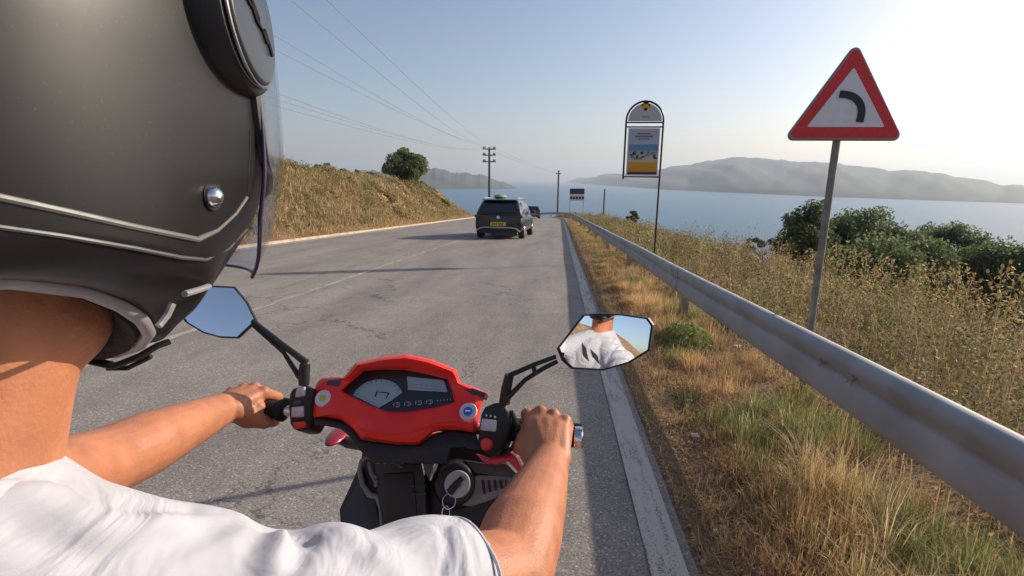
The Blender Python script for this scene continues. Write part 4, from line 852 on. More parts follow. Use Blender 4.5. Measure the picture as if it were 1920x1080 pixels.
mb.tube([P(836, 972, .93), P(828, 984, .925)], [.004, .008], 8); mb.build('key_ring', chrome, key, smooth=True)
mb = MB(); mb.prism([shd(*q, .012) for q in [(872, 902), (896, 890), (950, 892), (975, 900), (960, 912), (925, 936), (885, 950), (850, 947), (880, 930)]], -ns*.02); vp = mb.build('vent_panel', gry, scooter, bevel=.004)
mb = MB()
for k in range(5): x = 905+k*11; mb.tube([shd(x, 900, .014), shd(x+3, 926-k*3.2, .014)], .0025, 6)
mb.build('vent_slots', blkp, vp)
mb = MB(); mb.prism([shd(*q, .060) for q in [(891, 850), (915, 858), (934, 856), (955, 846), (968, 856), (985, 888), (974, 888), (952, 864), (930, 871), (906, 867)]], -ns*.02); mb.build('shield_red_trim', mat('bright_red', (.70, .025, .05), .35, coat=.4), scooter, bevel=.003)
plate('shield_upper_right', [(868, 862), (905, 868), (950, 868), (972, 890), (955, 896), (890, 888)], .012, .03, dgr, bev=.004)
# front indicator pod seen past the left side
pc = P(634, 815, 1.12); mb = MB(); mb.sphere(pc, (.021, .05, .008), 20); pod = mb.build('front_indicator', mat('pod_red', (.28, .02, .03), .3, coat=.4), scooter, smooth=True)
mb = MB(); mb.tube([P(628, 824, 1.13), P(655, 830, 1.11), P(690, 832, 1.06)], [.006, .013, .016], 10); mb.build('indicator_arm', blkp, scooter, smooth=True)
# bars, grips, switches
def bar(t, up=0, fw=0): return BC+Sx*t+Sz*up+Sy*fw
mb = MB(); mb.tube([bar(-.36), bar(-.2), bar(.2), bar(.345)], .011, 16); mb.build('handlebar', chrome, scooter, smooth=True)
hb = (BR-BL).length/2
for s, nm in ((-1, 'left'), (1, 'right')):
    mb = MB(); rings_ = [(s*(hb-.075), .022), (s*(hb-.068), .022), (s*(hb-.066), .0165)]+[(s*(hb-.06+.0125*k), .0165+(.0012 if k % 2 else 0)) for k in range(11)]+[(s*(hb+.052), .0165)]
    mb.tube([bar(a) for a, r in rings_], [r for a, r in rings_], 20); mb.build('grip', rub, scooter, smooth=True)
    mb = MB(); mb.tube([bar(s*(hb+.050)), bar(s*(hb+.053)), bar(s*(hb+.059)), bar(s*(hb+.066)), bar(s*(hb+.070))], [.014, .019, .020, .019, .012], 20); mb.build('bar_end_weight', chrome if s > 0 else blkp, scooter, smooth=True)
    mb = MB(); mb.tube([bar(s*(hb-.10), -.005, .02), bar(s*(hb-.06), -.008, .055), bar(s*hb, -.012, .068), bar(s*(hb+.06), -.012, .060)], [.008, .007, .006, .008], 10); mb.build('brake_lever', blkp, scooter, smooth=True)
def pd(pts, d): return [P(a, b, d) for a, b in pts]
back = (Sy*.8-Sz*.6)
mb = MB(); mb.prism(pd([(546, 727), (572, 721), (582, 724), (587, 742), (586, 788), (577, 806), (550, 807), (542, 795), (539, 762), (541, 738)], .972), back*.055); sl = mb.build('switch_housing', blkp, scooter, bevel=.007, seg=3); sl['label'] = 'left switch housing'
mb = MB(); mb.prism(pd([(556, 727), (571, 724), (570, 742), (552, 745)], .968), back*.01); mb.build('switch_button', mat('switch_white', (.52, .52, .55), .4, var=.2, vscale=150), sl, bevel=.002); mb = MB(); mb.prism(pd([(546, 763), (568, 761), (568, 781), (545, 782)], .968), back*.01); mb.build('switch_button', mat('switch_white', (.52, .52, .55), .4, var=.2, vscale=150), sl, bevel=.002)
mb = MB(); mb.prism(pd([(551, 752), (563, 750), (563, 757), (551, 759)], .968), back*.008); mb.build('switch_slot', mat('switch_blue_grey', (.07, .09, .14), .4), sl, bevel=.001)
mb = MB(); mb.prism(pd([(547, 791), (572, 789), (573, 800), (550, 804)], .967), back*.012); mb.build('horn_button', mat('button_red', (.75, .045, .03), .35), sl, bevel=.003)
mb = MB(); mb.prism(pd([(908, 762), (930, 752), (948, 758), (957, 775), (956, 808), (944, 835), (930, 850), (905, 848), (894, 832), (897, 800), (901, 775)], .872), back*.055); sr_ = mb.build('switch_housing', blkp, scooter, bevel=.007, seg=3); sr_['label'] = 'right switch housing'
mb = MB(); mb.prism(pd([(903, 784), (931, 787), (929, 809), (900, 806)], .868), back*.01); mb.build('switch_button', mat('switch_white', (.52, .52, .55), .4), sr_, bevel=.002)
mb = MB(); mb.disc(P(912, 832, .868)+back*.004, -back, .0115, .009, 24, .009); mb.build('start_button', mat('button_red', (.75, .045, .03), .35), sr_, bevel=.0015)
mb = MB()
for q in [(912, 779), (920, 780), (928, 782)]: mb.box(P(q[0], q[1], .867), (.003, .002, .003))
mb.build('switch_marks', mat('symbol_white', (.55, .58, .60), .5), sr_)
mb = MB(); mb.tube([P(958, 770, .88), P(972, 800, .875), P(968, 835, .88), P(945, 850, .90), P(915, 850, .93), P(880, 838, .96)], .0042, 8); mb.build('brake_cable', rub, scooter, smooth=True)
mb = MB(); mb.tube([P(575, 805, .985), P(600, 792, .99), P(640, 800, .99), P(668, 822, 1.0)], .0045, 8); mb.build('brake_cable', rub, scooter, smooth=True)
# mirrors
def mirror_glass(name_lb, outline, c, n, R, stems):
    arm = MB()
    for pts, rr in stems: arm.tube([P(*q) for q in pts], rr, 10)
    am = arm.build('mirror_arm', blkp, scooter, smooth=True)
    pts = [onp(a, b, c, n) for a, b in outline]; N_ = 12; cc = sum(pts, Vector())/len(pts)
    dense = []
    for i in range(len(pts)):
        for k in range(5): dense.append(pts[i].lerp(pts[(i+1) % len(pts)], k/5))
    sag = lambda p: p-n*((p-c).length_squared/(2*R))
    rings_ = [[sag(cc.lerp(p, t)) for p in dense] for t in [.02]+[k/N_ for k in range(1, N_+1)]]
    mb = MB(); mb.loft(rings_, True, False); 
    me = mb.build('mirror_glass', mat('mirror', (.97, .98, .99), .015, metal=1.), am, smooth=True)
    mb = MB(); mb.loft([[sag(cc.lerp(p, .985))+n*.0012 for p in dense], [sag(cc.lerp(p, .99))+n*.003 for p in dense], [sag(cc.lerp(p, 1.035))+n*.002 for p in dense], [sag(cc.lerp(p, 1.055))-n*.004 for p in dense], [sag(cc.lerp(p, .98))-n*.014 for p in dense], [sag(cc.lerp(p, .6))-n*.026 for p in dense]], False, True)
    h = mb.build('mirror_housing', blkp, am, smooth=True)
    am['label'] = name_lb; return am
cR = P(1134, 642, .86); tgt = Vector((-.235, .36, 1.262))
nR = ((CAM-cR).normalized()+(tgt-cR).normalized()).normalized()
mirror_glass('right mirror showing the rider in its glass', [(1046, 653), (1094, 592), (1125, 589.5), (1165, 591), (1212, 598), (1221, 611), (1215, 656), (1178, 679), (1130, 693), (1072, 690), (1055, 675)], cR, nR, 1.0,
    [([(946, 756, .88), (949, 730, .875), (955, 703, .87)], [.010, .009, .008]), ([(955, 704, .87), (1008, 681, .866), (1041, 669, .885)], [.0045, .004, .004]), ([(950, 748, .87), (985, 712, .868), (1020, 690, .872), (1044, 678, .885)], [.005, .004, .004, .004]), ([(1000, 685, .867), (1003, 701, .867)], .004)])
cL = P(410, 585, 1.0); nL = ((CAM-cL).normalized()+Vector((-.12, -.86, .48)).normalized()).normalized()
mirror_glass('left mirror full of blue sky, half behind the helmet', [(478, 601), (445, 632), (412, 631), (380, 622), (350, 604), (334, 582), (346, 553), (395, 537), (438, 539), (462, 568)], cL, nL, 1.2,
    [([(570, 722, .985), (570, 700, .985), (572, 683, .985)], [.010, .011, .010]), ([(574, 680, .985), (532, 648, .99), (474, 602, 1.01)], [.0075, .006, .005]), ([(562, 708, .985), (532, 661, .99), (476, 611, 1.01)], [.0055, .004, .004]), ([(528, 647, .99), (533, 660, .99)], .0045)])
# the rest of the machine, below and behind the rider
def W(x, y, z): return Vector((bx+x, y, z))
def lofty(name, secs, m, **k):
    mb = MB(); rr = []
    for y, w_, z0, z1 in secs: rr.append([W(w_*math.copysign(abs(math.cos(a))**.7, math.cos(a)), y, (z0+z1)/2+(z1-z0)/2*math.copysign(abs(math.sin(a))**.7, math.sin(a))) for a in [2*math.pi*i/20 for i in range(20)]])
    mb.loft(rr); return mb.build(name, m, scooter, smooth=True, **k)
lofty('seat', [(-.62, .09, .74, .80), (-.5, .14, .70, .83), (-.2, .15, .68, .82), (.1, .14, .66, .77), (.28, .09, .66, .74), (.32, .05, .68, .72)], mat('seat_vinyl', (.015, .015, .015), .55, bump=.2, bscale=200))
lofty('rear_body', [(-.72, .05, .66, .72), (-.55, .12, .45, .71), (-.2, .16, .34, .69), (.15, .14, .28, .67), (.30, .10, .26, .6)], redp)
lofty('footboard', [(.25, .15, .22, .30), (.45, .19, .20, .27), (.85, .19, .20, .27), (.98, .14, .24, .32)], blkp)
lofty('front_panel', [(1.02, .14, .32, .93), (1.10, .17, .40, .90), (1.18, .12, .5, .84), (1.24, .05, .6, .74)], redp)
for yy, rr_ in ((1.32, .235), (-.42, .235)):
    mb = MB(); n = 28; mb.loft([[W(a, yy+r*math.cos(k*2*math.pi/n), rr_-.03+r*math.sin(k*2*math.pi/n)) for k in range(n)] for a, r in [(-.05, .15), (-.055, .20), (-.03, rr_), (.03, rr_), (.055, .20), (.05, .15)]]); wh = mb.build('wheel', mat('tyre', (.02, .02, .02), .85), scooter, smooth=True)
    mb = MB(); mb.disc(W(-.056, yy, rr_-.03), (-1, 0, 0), .14, .004, 24); mb.disc(W(.056, yy, rr_-.03), (1, 0, 0), .14, .004, 24); mb.build('rim', mat('alloy', (.45, .45, .46), .3, metal=.8), wh)
mb = MB(); mb.loft([[W(x, 1.32+r*math.cos(a), .205+r*math.sin(a)) for x, r in ((-.07, .25), (-.05, .275), (.05, .275), (.07, .25), (.05, .265), (-.05, .265))] for a in [rad(20+14*k) for k in range(10)]]); mb.build('front_fender', redp, scooter, smooth=True)
mb = MB(); mb.tube([W(0, .98, .95), W(0, 1.12, .55)], .03, 12)
for s in (-1, 1): mb.tube([W(s*.07, 1.14, .52), W(s*.075, 1.32, .205)], .018, 10)
mb.build('fork', blkp, scooter, smooth=True)
# ------------------------------------------------------------------ rider
skin = mat('skin', (.45, .18, .092), .48, bump=.16, bscale=320, var=.15, vscale=26, detail=8, spec=.4)
sb = skin.node_tree.nodes['Principled BSDF']; sb.inputs['Subsurface Weight'].default_value = .12; sb.inputs['Subsurface Radius'].default_value = (.012, .005, .003); sb.inputs['Subsurface Scale'].default_value = .6
person = thing('person', 'scooter rider in a white T-shirt, seen from behind, both hands on the handlebar grips', 'person', (bx, .1, float(zr(.1))))
NB, NT = Vector((-.364, .215, 1.29)), Vector((-.338, .262, 1.46))      # neck
RS, RE, RW = Vector((-.180, .285, 1.188)), P(950, 1085, .56), P(1030, 868, .815)
LS, LE, LW = Vector((-.55, .29, 1.21)), P(196, 868, .69), P(424, 764, .955)
def limb(mb, pts, n=20):
    for i in range(len(pts)-1): capsule(mb, pts[i][0], pts[i][1], pts[i+1][0], pts[i+1][1], n)
def hand(mb, G, s, wrist):
    """G grip centre, s=+1 right hand: a = outwards along the bar, b = forwards, c = up"""
    a = Sx*s; b = (Sy*.93-Sz*.1).normalized(); c = Sz.copy()
    L = lambda x, y, z: G+a*x+b*y+c*z
    mc = [(-.036, .002, .033), (-.013, .006, .038), (.010, .003, .036), (.032, -.004, .030)]
    pip = [(-.037, .042, .012), (-.012, .048, .012), (.013, .046, .009), (.036, .036, .005)]
    dip = [(-.034, .040, -.016), (-.011, .045, -.020), (.012, .043, -.020), (.033, .034, -.018)]
    tip = [(-.032, .020, -.026), (-.010, .022, -.030), (.012, .020, -.030), (.032, .015, -.026)]
    rr = [(.0125, .0102, .0090, .0078), (.0130, .0105, .0092, .0078), (.0122, .0100, .0088, .0075), (.0112, .0090, .0078, .0068)]
    wr = wrist
    for k in range(4):
        q = [L(*mc[k]), L(*pip[k]), L(*dip[k]), L(*tip[k])]
        for j in range(3): capsule(mb, q[j], rr[k][j], q[j+1], rr[k][j+1], 14)
        mb.sphere(q[0]+c*.002, rr[k][0]*1.04, 12)
        capsule(mb, wr.lerp(q[0], .12)+a*((k-1.5)*.009), .0195, q[0].lerp(wr, .22), .0150, 14); capsule(mb, q[0].lerp(wr, .22), .0145, q[0], rr[k][0]*.96, 14)
    for k in range(3):
        m_ = L(*[(mc[k][i]+mc[k+1][i])/2 for i in range(3)]); capsule(mb, wr.lerp(m_, .2)+c*.004, .020, wr.lerp(m_, .74)+c*.0035, .0142, 14); capsule(mb, wr.lerp(m_, .74)+c*.0035, .0140, m_-b*.004-c*.002, .0105, 14)
    # heel of the hand and the thumb root
    t0, t1, t2, t3, t4 = wr+(-a*.018), L(-.030, -.040, -.004), L(-.048, -.018, -.020), L(-.050, .006, -.029), L(-.040, .024, -.028)
    capsule(mb, t0, .022, t1, .0215, 14); capsule(mb, t1, .0195, L(-.040, -.020, .012), .0125, 14); capsule(mb, t1, .0190, t2, .0145, 14); capsule(mb, t2, .0125, t3, .0108, 14); capsule(mb, t3, .0106, t4, .0088, 14)
    capsule(mb, t1, .016, L(-.028, -.010, .018), .013, 14); capsule(mb, L(-.02, -.035, .0), .018, L(.025, -.030, .004), .017, 14); capsule(mb, L(.030, -.034, .0), .016, L(.034, -.004, .016), .013, 14)
mb = MB()
limb(mb, [(NB-Vector((0, .01, .06)), .070), (NB, .064), (NB.lerp(NT, .5), .060), (NT, .060)], 24); mb.sphere(Vector((-.335, .270, 1.422)), .0555, 22)
capsule(mb, NB+Vector((0, 0, -.03)), .055, RS+Vector((-.04, 0, -.01)), .035); capsule(mb, NB+Vector((0, 0, -.03)), .055, LS+Vector((.04, 0, -.01)), .035)
limb(mb, [(RS, .050), (RS.lerp(RE, .5), .052), (RE, .050)]); limb(mb, [(RE, .050), (RE.lerp(RW, .30)-CR*.002, .0515), (RE.lerp(RW, .62), .043), (RW, .0315)])
limb(mb, [(LS, .050), (LS.lerp(LE, .5), .050), (LE, .048)]); limb(mb, [(LE, .048), (LE.lerp(LW, .28), .048), (LE.lerp(LW, .62), .039), (LW, .029)])
hand(mb, BR+Sx*.004, 1, RW); hand(mb, BL-Sx*.004, -1, LW)
# head and face (inside the helmet)
H0 = Vector((-.332, .275, 1.565))
mb.sphere(H0+Vector((0, -.01, .02)), (.076, .098, .105), 28); mb.sphere(H0+Vector((0, .055, -.055)), (.056, .052, .062), 22); mb.sphere(H0+Vector((0, .085, -.098)), (.026, .022, .020), 14)
capsule(mb, H0+Vector((0, .098, .015)), .009, H0+Vector((0, .120, -.022)), .013, 12)
for s in (-1, 1):
    mb.sphere(H0+Vector((s*.016, .108, -.026)), .009, 10); mb.sphere(H0+Vector((s*.042, .070, -.02)), .028, 14); mb.sphere(H0+Vector((s*.078, -.005, -.005)), (.010, .020, .032), 12)
    capsule(mb, H0+Vector((s*.014, .102, .036)), .009, H0+Vector((s*.045, .088, .034)), .009, 10)
mb.sphere(H0+Vector((0, .103, -.055)), (.026, .010, .007), 12); mb.sphere(H0+Vector((0, .100, -.068)), (.022, .011, .008), 12)
# trunk hidden by the shirt
HIP = Vector((bx, .02, .86))
mb.sphere((NB+Vector((0, .01, -.12))), (.14, .09, .15), 24); mb.sphere(HIP.lerp(NB, .4), (.13, .09, .2), 24); mb.sphere(HIP, (.15, .11, .12), 24)
for s in (-1, 1):
    hp = HIP+Vector((s*.09, .02, -.03)); kn = Vector((bx+s*.15, .52, .74)); an = Vector((bx+s*.12, .62, .34)); toe = an+Vector((s*.03, .15, -.05))
    limb(mb, [(hp, .08), (kn, .055)], 16); limb(mb, [(kn, .052), (kn.lerp(an, .35), .052), (an, .035)], 16); limb(mb, [(an, .035), (toe, .028)], 12)
me = remesh(mb, .0032, 4); body = link_mesh('body', me, skin, person)
eye = mat('eye_white', (.75, .72, .68), .2); iris = mat('iris', (.03, .018, .01), .15); lipm = mat('lips', (.38, .12, .09), .45)
for s in (-1, 1):
    mb = MB(); mb.sphere(H0+Vector((s*.030, .088, .018)), .0125, 14); e_ = mb.build('eye', eye, person, smooth=True)
    mb = MB(); mb.sphere(H0+Vector((s*.030, .0965, .018)), (.0055, .0045, .0055), 12); mb.build('iris', iris, e_, smooth=True)
# T-shirt
from mathutils.bvhtree import BVHTree
def shirt():
    mb = MB()
    limb(mb, [(NB+Vector((-.0, -.012, -.004)), .088), (NB+Vector((.05, .0, -.040)), .080), (RS+Vector((-.03, .0, -.012)), .070), (RS+Vector((.012, .008, -.010)), .064)], 26)
    limb(mb, [(NB+Vector((0, -.012, -.004)), .088), (LS+Vector((.03, .0, -.012)), .074), (LS, .070)], 26)
    mb.sphere(NB+Vector((0, .015, -.14)), (.175, .115, .17), 32); mb.sphere(HIP.lerp(NB, .45), (.165, .115, .22), 30); mb.sphere(HIP+Vector((0, 0, .04)), (.175, .135, .14), 28)
    mb.sphere(NB+Vector((.085, .065, -.15)), (.085, .06, .10), 22); mb.sphere(NB+Vector((-.085, .065, -.15)), (.085, .06, .10), 22)
    for S, E_, t in ((RS, RE, .66), (LS, LE, .45)):
        d = (E_-S); e = S+d*t; n_ = 28
        mb.tube([S, S+d*(t*.5), e], [.063, .064, .066], n_)
    me = remesh(mb, .0045, 5)
    bm = bmesh.new(); bm.from_mesh(me)
    ax = (RE-RS).normalized()
    tr = BVHTree.FromBMesh(bm); FL = []
    def segd(p, a, b):
        ab = b-a; t = max(0, min(1, (p-a).dot(ab)/max(ab.length_squared, 1e-9))); return (p-a-ab*t).length
    for px_, am, wd in [([(549, 948), (538, 985), (520, 1020), (500, 1060)], .009, .011), ([(500, 965), (496, 990), (482, 1030)], -.007, .011), ([(575, 960), (565, 1010), (560, 1060)], -.006, .009),
                        ([(620, 965), (640, 1000), (700, 1040)], .004, .010), ([(700, 975), (690, 1010), (640, 1070)], -.003, .010), ([(828, 995), (836, 1030), (832, 1075)], -.0045, .0045), ([(850, 1000), (862, 1040), (868, 1078)], .0035, .005), ([(875, 1010), (886, 1045), (890, 1078)], -.003, .004),
                        ([(60, 930), (200, 1000), (330, 985), (460, 950)], .004, .012), ([(40, 990), (180, 1050), (330, 1020), (440, 980)], -.004, .010), ([(130, 905), (250, 960), (360, 955)], -.003, .008), ([(0, 900), (60, 900), (110, 895)], -.003, .004)]:
        q_ = []
        for a in px_:
            h_ = tr.ray_cast(CAM, rayd(*a).normalized())
            if h_[0]: q_.append(h_[0])
        if len(q_) > 1: FL.append((q_, am, wd))
    for v in bm.verts:
        p = v.co; nn = v.normal
        # folds: fan from the armpit, diagonal drape over the back, loose ripples
        f = .0034*math.sin(38*(p.x*.7+p.y*.5)+5*math.sin(p.z*14))*(.5+.5*math.sin(p.x*11+p.z*7))
        f += .0050*math.sin(62*(p-RS).dot(ax)+9*p.z+2.5*math.sin(p.y*20))*math.exp(-((p-RS-ax*.02).length/.11)**2)
        f += .0014*math.sin(70*p.z+25*p.x+6*math.sin(p.y*18))*math.exp(-((p-Vector((-.33, .33, 1.10))).length/.17)**2)
        for pl, am, wd in FL:
            dm = min(segd(p, pl[i], pl[i+1]) for i in range(len(pl)-1))
            if dm < wd*2.6: f += am*math.exp(-(dm/wd)**2)
        v.co = p+nn*f
    bm.to_mesh(me); bm.free(); return me
shm = mat('white_cotton', (.46, .46, .495), .85, bump=.10, bscale=1400, spec=.2)
_nt = shm.node_tree; _N = _nt.nodes; _L = _nt.links; _tc = [n for n in _N if n.type == 'TEX_COORD'][0]; _bp = [n for n in _N if n.type == 'BUMP'][0]
_w = _N.new('ShaderNodeTexNoise'); _w.inputs['Scale'].default_value = 13; _w.inputs['Detail'].default_value = 3; _w.inputs['Distortion'].default_value = 1.8
_mp = _N.new('ShaderNodeMapping'); _mp.inputs['Scale'].default_value = (1, .55, 1.5); _mp.inputs['Rotation'].default_value = (.3, .4, .7); _L.new(_tc.outputs['Object'], _mp.inputs['Vector']); _L.new(_mp.outputs[0], _w.inputs['Vector'])
_b2 = _N.new('ShaderNodeBump'); _b2.inputs['Strength'].default_value = .42; _b2.inputs['Distance'].default_value = .022; _L.new(_w.outputs['Fac'], _b2.inputs['Height']); _L.new(_b2.outputs[0], _bp.inputs['Normal'])
tee = link_mesh('t_shirt', shirt(), shm, person)
# hemmed sleeve edge
for S, E_, t in ((RS, RE, .66), (LS, LE, .45)):
    d = E_-S; e = S+d*(t*.94); dn = d.normalized(); a_ = dn.orthogonal().normalized(); b_ = dn.cross(a_)
    mb = MB(); mb.tube([e+(a_*math.cos(q)+b_*math.sin(q))*(.0652+.0010*math.sin(q*7)) for q in [2*math.pi*k/60 for k in range(61)]], .0020, 8, cap=False); mb.build('sleeve_hem', shm, tee, smooth=True)
# collar ring
mb = MB(); ax = (NT-NB).normalized(); u_ = ax.orthogonal().normalized(); v_ = ax.cross(u_)
col_pts = [NB+Vector((.0, -.008, .047))+Vector((.071*math.cos(t), .071*math.sin(t), -.040*max(0, math.sin(t))-.012*max(0, -math.sin(t)))) for t in [2*math.pi*k/48 for k in range(49)]]
mb.tube(col_pts, .0075, 10, cap=False); mb.build('collar', shm, tee, smooth=True)
# chest print: slanted dark bars, seen in the mirror
from mathutils.bvhtree import BVHTree
bt = BVHTree.FromPolygons([v.co+wloc(person) for v in tee.data.vertices], [tuple(p.vertices) for p in tee.data.polygons])
mb = MB()
for k, (x0, hgt) in enumerate([(-.045, .045), (.015, .075)]):
    c0 = Vector((-.31-x0*1.0, 1.0, 1.155)); pts = []
    for (dx, dz) in ((0, 0), (-.048, .028), (-.048-.5*hgt, .028+.87*hgt), (-.5*hgt, .87*hgt)):
        pts.append((c0.x+dx, c0.z+dz))
    g = []; n_ = 6
    for j in range(n_+1):
        for i in range(n_+1):
            a0 = Vector(pts[0]).lerp(Vector(pts[1]), i/n_); a1 = Vector(pts[3]).lerp(Vector(pts[2]), i/n_); q = a0.lerp(a1, j/n_)
            h_ = bt.ray_cast(Vector((q.x, 1.0, q.y)), Vector((0, -1, 0)), 1.2); g.append((h_[0] if h_[0] else Vector((q.x, .35, q.y)))+Vector((0, .0022, 0)))
    mb.faces(g, [(j*(n_+1)+i, j*(n_+1)+i+1, (j+1)*(n_+1)+i+1, (j+1)*(n_+1)+i) for j in range(n_) for i in range(n_)])
mb.build('chest_print', mat('print_black', (.02, .02, .022), .7), tee)
# shorts and shoes
mb = MB(); mb.sphere(HIP+Vector((0, 0, -.02)), (.165, .13, .12), 24)
for s in (-1, 1):
    hp = HIP+Vector((s*.09, .02, -.03)); kn = Vector((bx+s*.15, .52, .74)); limb(mb, [(hp, .095), (hp.lerp(kn, .8), .075)], 18)
link_mesh('shorts', remesh(mb, .008, 4), mat('dark_cotton', (.03, .035, .05), .9), person)
for s in (-1, 1):
    an = Vector((bx+s*.12, .62, .30)); mb = MB(); capsule(mb, an, .042, an+Vector((s*.03, .17, -.01)), .036, 16); mb.sphere(an+Vector((0, -.03, .01)), .042, 14)
    link_mesh('shoe', remesh(mb, .006, 4), mat('shoe_grey', (.12, .12, .12), .8), person)
# ------------------------------------------------------------------ helmet
HC = Vector((-.330, .272, 1.560)); HA, HB = .131, .176
helmet = thing('helmet', 'matt black open-face helmet with a raised clear visor and pale piping, worn by the rider', 'helmet', (HC.x, HC.y, HC.z))
def kz(u): return (max(0, 1-(u/.162)**2.3))**.5 if u > 0 else 1-.14*(-u/.17)**3.0
def taper(u, s): return 1-float(np.interp(u, [-.19, -.17, -.14, -.10, -.06, -.03], [.60, .50, .27, .12, .02, 0]))*float(sm(-.15, .45, s))
def hsurf(th, u, sc=1., dr=0, tp=1.):
    e = 2/2.35; c, s = math.cos(th), math.sin(th); k = kz(u)*(1-tp*(1-taper(u, s)))
    return HC+Vector((HA*sc*k*math.copysign(abs(c)**e, c)+dr*c, HB*sc*k*math.copysign(abs(s)**e, s)+dr*s, u*(1 if u < 0 else 1)))
def ubot(th):                        # lower edge: high at the nape, dipping towards the jaw
    return np.interp(math.sin(th), [-1, -.5, -.28, .14, .5, 1], [-.078, -.082, -.090, -.114, -.166, -.172])
def hhit(px, py, sc=1.):
    d = rayd(px, py); best = None
    for i in range(1600):
        t = .12+i*.0003; p = CAM+d*t; q = p-HC
        if q.z > .16 or q.z < -.2: continue
        k = kz(q.z)*sc*taper(q.z, q.y/HB)
        if k <= 0: continue
        v = (abs(q.x)/(HA*k))**2.35+(abs(q.y)/(HB*k))**2.35
        if v < 1: return p
        if best is None or v < best[0]: best = (v, p)
    return best[1]
NTH, NU = 220, 90; V = []; 
us = [None]*(NU+1)
for j in range(NU+1):
    for i in range(NTH):
        th = 2*math.pi*i/NTH; ub = float(ubot(th)); t = j/NU; u = ub+(0.1615-ub)*(1-(1-t)**1.25); V.append(hsurf(th, u))
def osc(s): return float(np.interp(s, [-1, -.4, -.15, .1, .3, .6, 1], [.985, .97, .88, .74, .62, .50, .44]))
RTH = [-90, -75, -60, -40, -22, -5, 12, 28, 48, 70, 90]
RXY = [(0, -.155, -.094), (.040, -.148, -.095), (.075, -.125, -.098), (.098, -.082, -.103), (.093, -.044, -.116), (.087, -.019, -.130), (.077, .005, -.146), (.064, .023, -.160), (.043, .037, -.174), (.018, .043, -.1825), (0, .045, -.186)]
def oring(th, sc=1., dz=0):
    a = math.degrees(th) % 360; a = a-360 if a > 270 else a; m = 1
    if a > 90: a = 180-a; m = -1
    x, y, z = [float(np.interp(a, RTH, [r[i] for r in RXY])) for i in range(3)]
    return HC+Vector((m*x*sc, (y+.05)*sc-.05, z+dz))
def opening(th, u):                  # face opening between the brow and the chin bar
    x = (abs(th-math.pi/2))/rad(72); return x**4+(abs(u-.012)/(.088))**4 < 1
F = []
for j in range(NU):
    for i in range(NTH):
        k = (i+1) % NTH; th = 2*math.pi*(i+.5)/NTH; u = (V[j*NTH+i].z+V[(j+1)*NTH+i].z)/2-HC.z
        if not opening(th, u): F.append((j*NTH+i, j*NTH+k, (j+1)*NTH+k, (j+1)*NTH+i))
F.append(tuple(NU*NTH+i for i in range(NTH)))
b0 = len(V)
for j in range(1, 7):
    for i in range(NTH):
        th = 2*math.pi*i/NTH; t = j/6; V.append(V[i].lerp(oring(th), t)+Vector((.006*math.cos(th), .006*math.sin(th), -.005))*math.sin(math.pi*t))
for j in range(6):
    for i in range(NTH):
        k = (i+1) % NTH; a0 = i if j == 0 else b0+(j-1)*NTH+i; a1 = k if j == 0 else b0+(j-1)*NTH+k; F.append((b0+j*NTH+i, b0+j*NTH+k, a1, a0))
mb = MB(); mb.faces(V, F)
hmat = mat('helmet_black', (.009, .009, .0095), .40, bump=.003, bscale=300, dust=.07, var=.25, vscale=9, spec=.32)
shell = mb.build('shell', hmat, helmet, smooth=True); so = shell.modifiers.new('s', 'SOLIDIFY'); so.thickness = .006; so.offset = -1 
# opening gasket
mb = MB(); gp = []
for k in range(97):
    a = 2*math.pi*k/96; c, s = math.cos(a), math.sin(a); gp.append(hsurf(math.pi/2+rad(72)*math.copysign(abs(c)**.5, c), .012+.088*math.copysign(abs(s)**.5, s), 1., .001))
mb.tube(gp, .0042, 8, cap=False); mb.build('gasket', mat('gasket_rubber', (.015, .013, .02), .45), helmet, smooth=True)
# lining and neck roll
mb = MB(); rr = []
for sc_, du in ((.975, .006), (.93, -.004), (.86, .004), (.83, .03), (.84, .07)):
    rr.append([oring(2*math.pi*i/100, sc_, du) for i in range(100)])
mb.loft(rr, False, False); mb.build('neck_lining', mat('lining_fabric', (.016, .016, .017), .95, bump=.5, bscale=400), helmet, smooth=True)
mb = MB(); mb.tube([oring(2*math.pi*i/100, 1.0, -.001) for i in range(101)], .0042, 10, cap=False); mb.build('edge_piping', mat('piping_grey', (.24, .23, .235), .42), helmet, smooth=True)
# textured lower band
mb = MB(); bandr = []
lowp = [(-260, 372), (0, 426), (120, 443), (250, 465), (340, 483), (385, 487), (430, 465), (462, 430)]
def strip_on(pts, wd, off, name, m, dense=7):
    pp = []
    for i in range(len(pts)-1):
        for k in range(dense): t = k/dense; pp.append((pts[i][0]+(pts[i+1][0]-pts[i][0])*t, pts[i][1]+(pts[i+1][1]-pts[i][1])*t))
    pp.append(pts[-1]); q = [hhit(*p) for p in pp]
    q = [p+(p-HC).normalized()*off for p in q]
    m_ = MB(); m_.tube(q, wd, 8); return m_.build(name, m, helmet, smooth=True)
strip_on([(-240, 318), (0, 370), (120, 396), (250, 425), (340, 443), (370, 449), (405, 432), (440, 400), (461, 370)], .0017, .0001, 'trim_line', mat('trim_pale', (.12, .118, .115), .45), 10)
strip_on(lowp, .0012, .0, 'lower_trim_line', mat('trim_dim', (.07, .07, .07), .45))
strip_on([(469, 245), (467, 300), (462, 368)], .0008, .0, 'seam', mat('seam_black', (.004, .004, .004), .8))
# vents on the chin bar
for pts in ([(296, 610), (312, 590), (322, 568)], [(345, 550), (370, 543), (390, 536)]):
    strip_on(pts, .0019, .0005, 'chin_trim', mat('piping_grey', (.24, .23, .235), .42), 4)
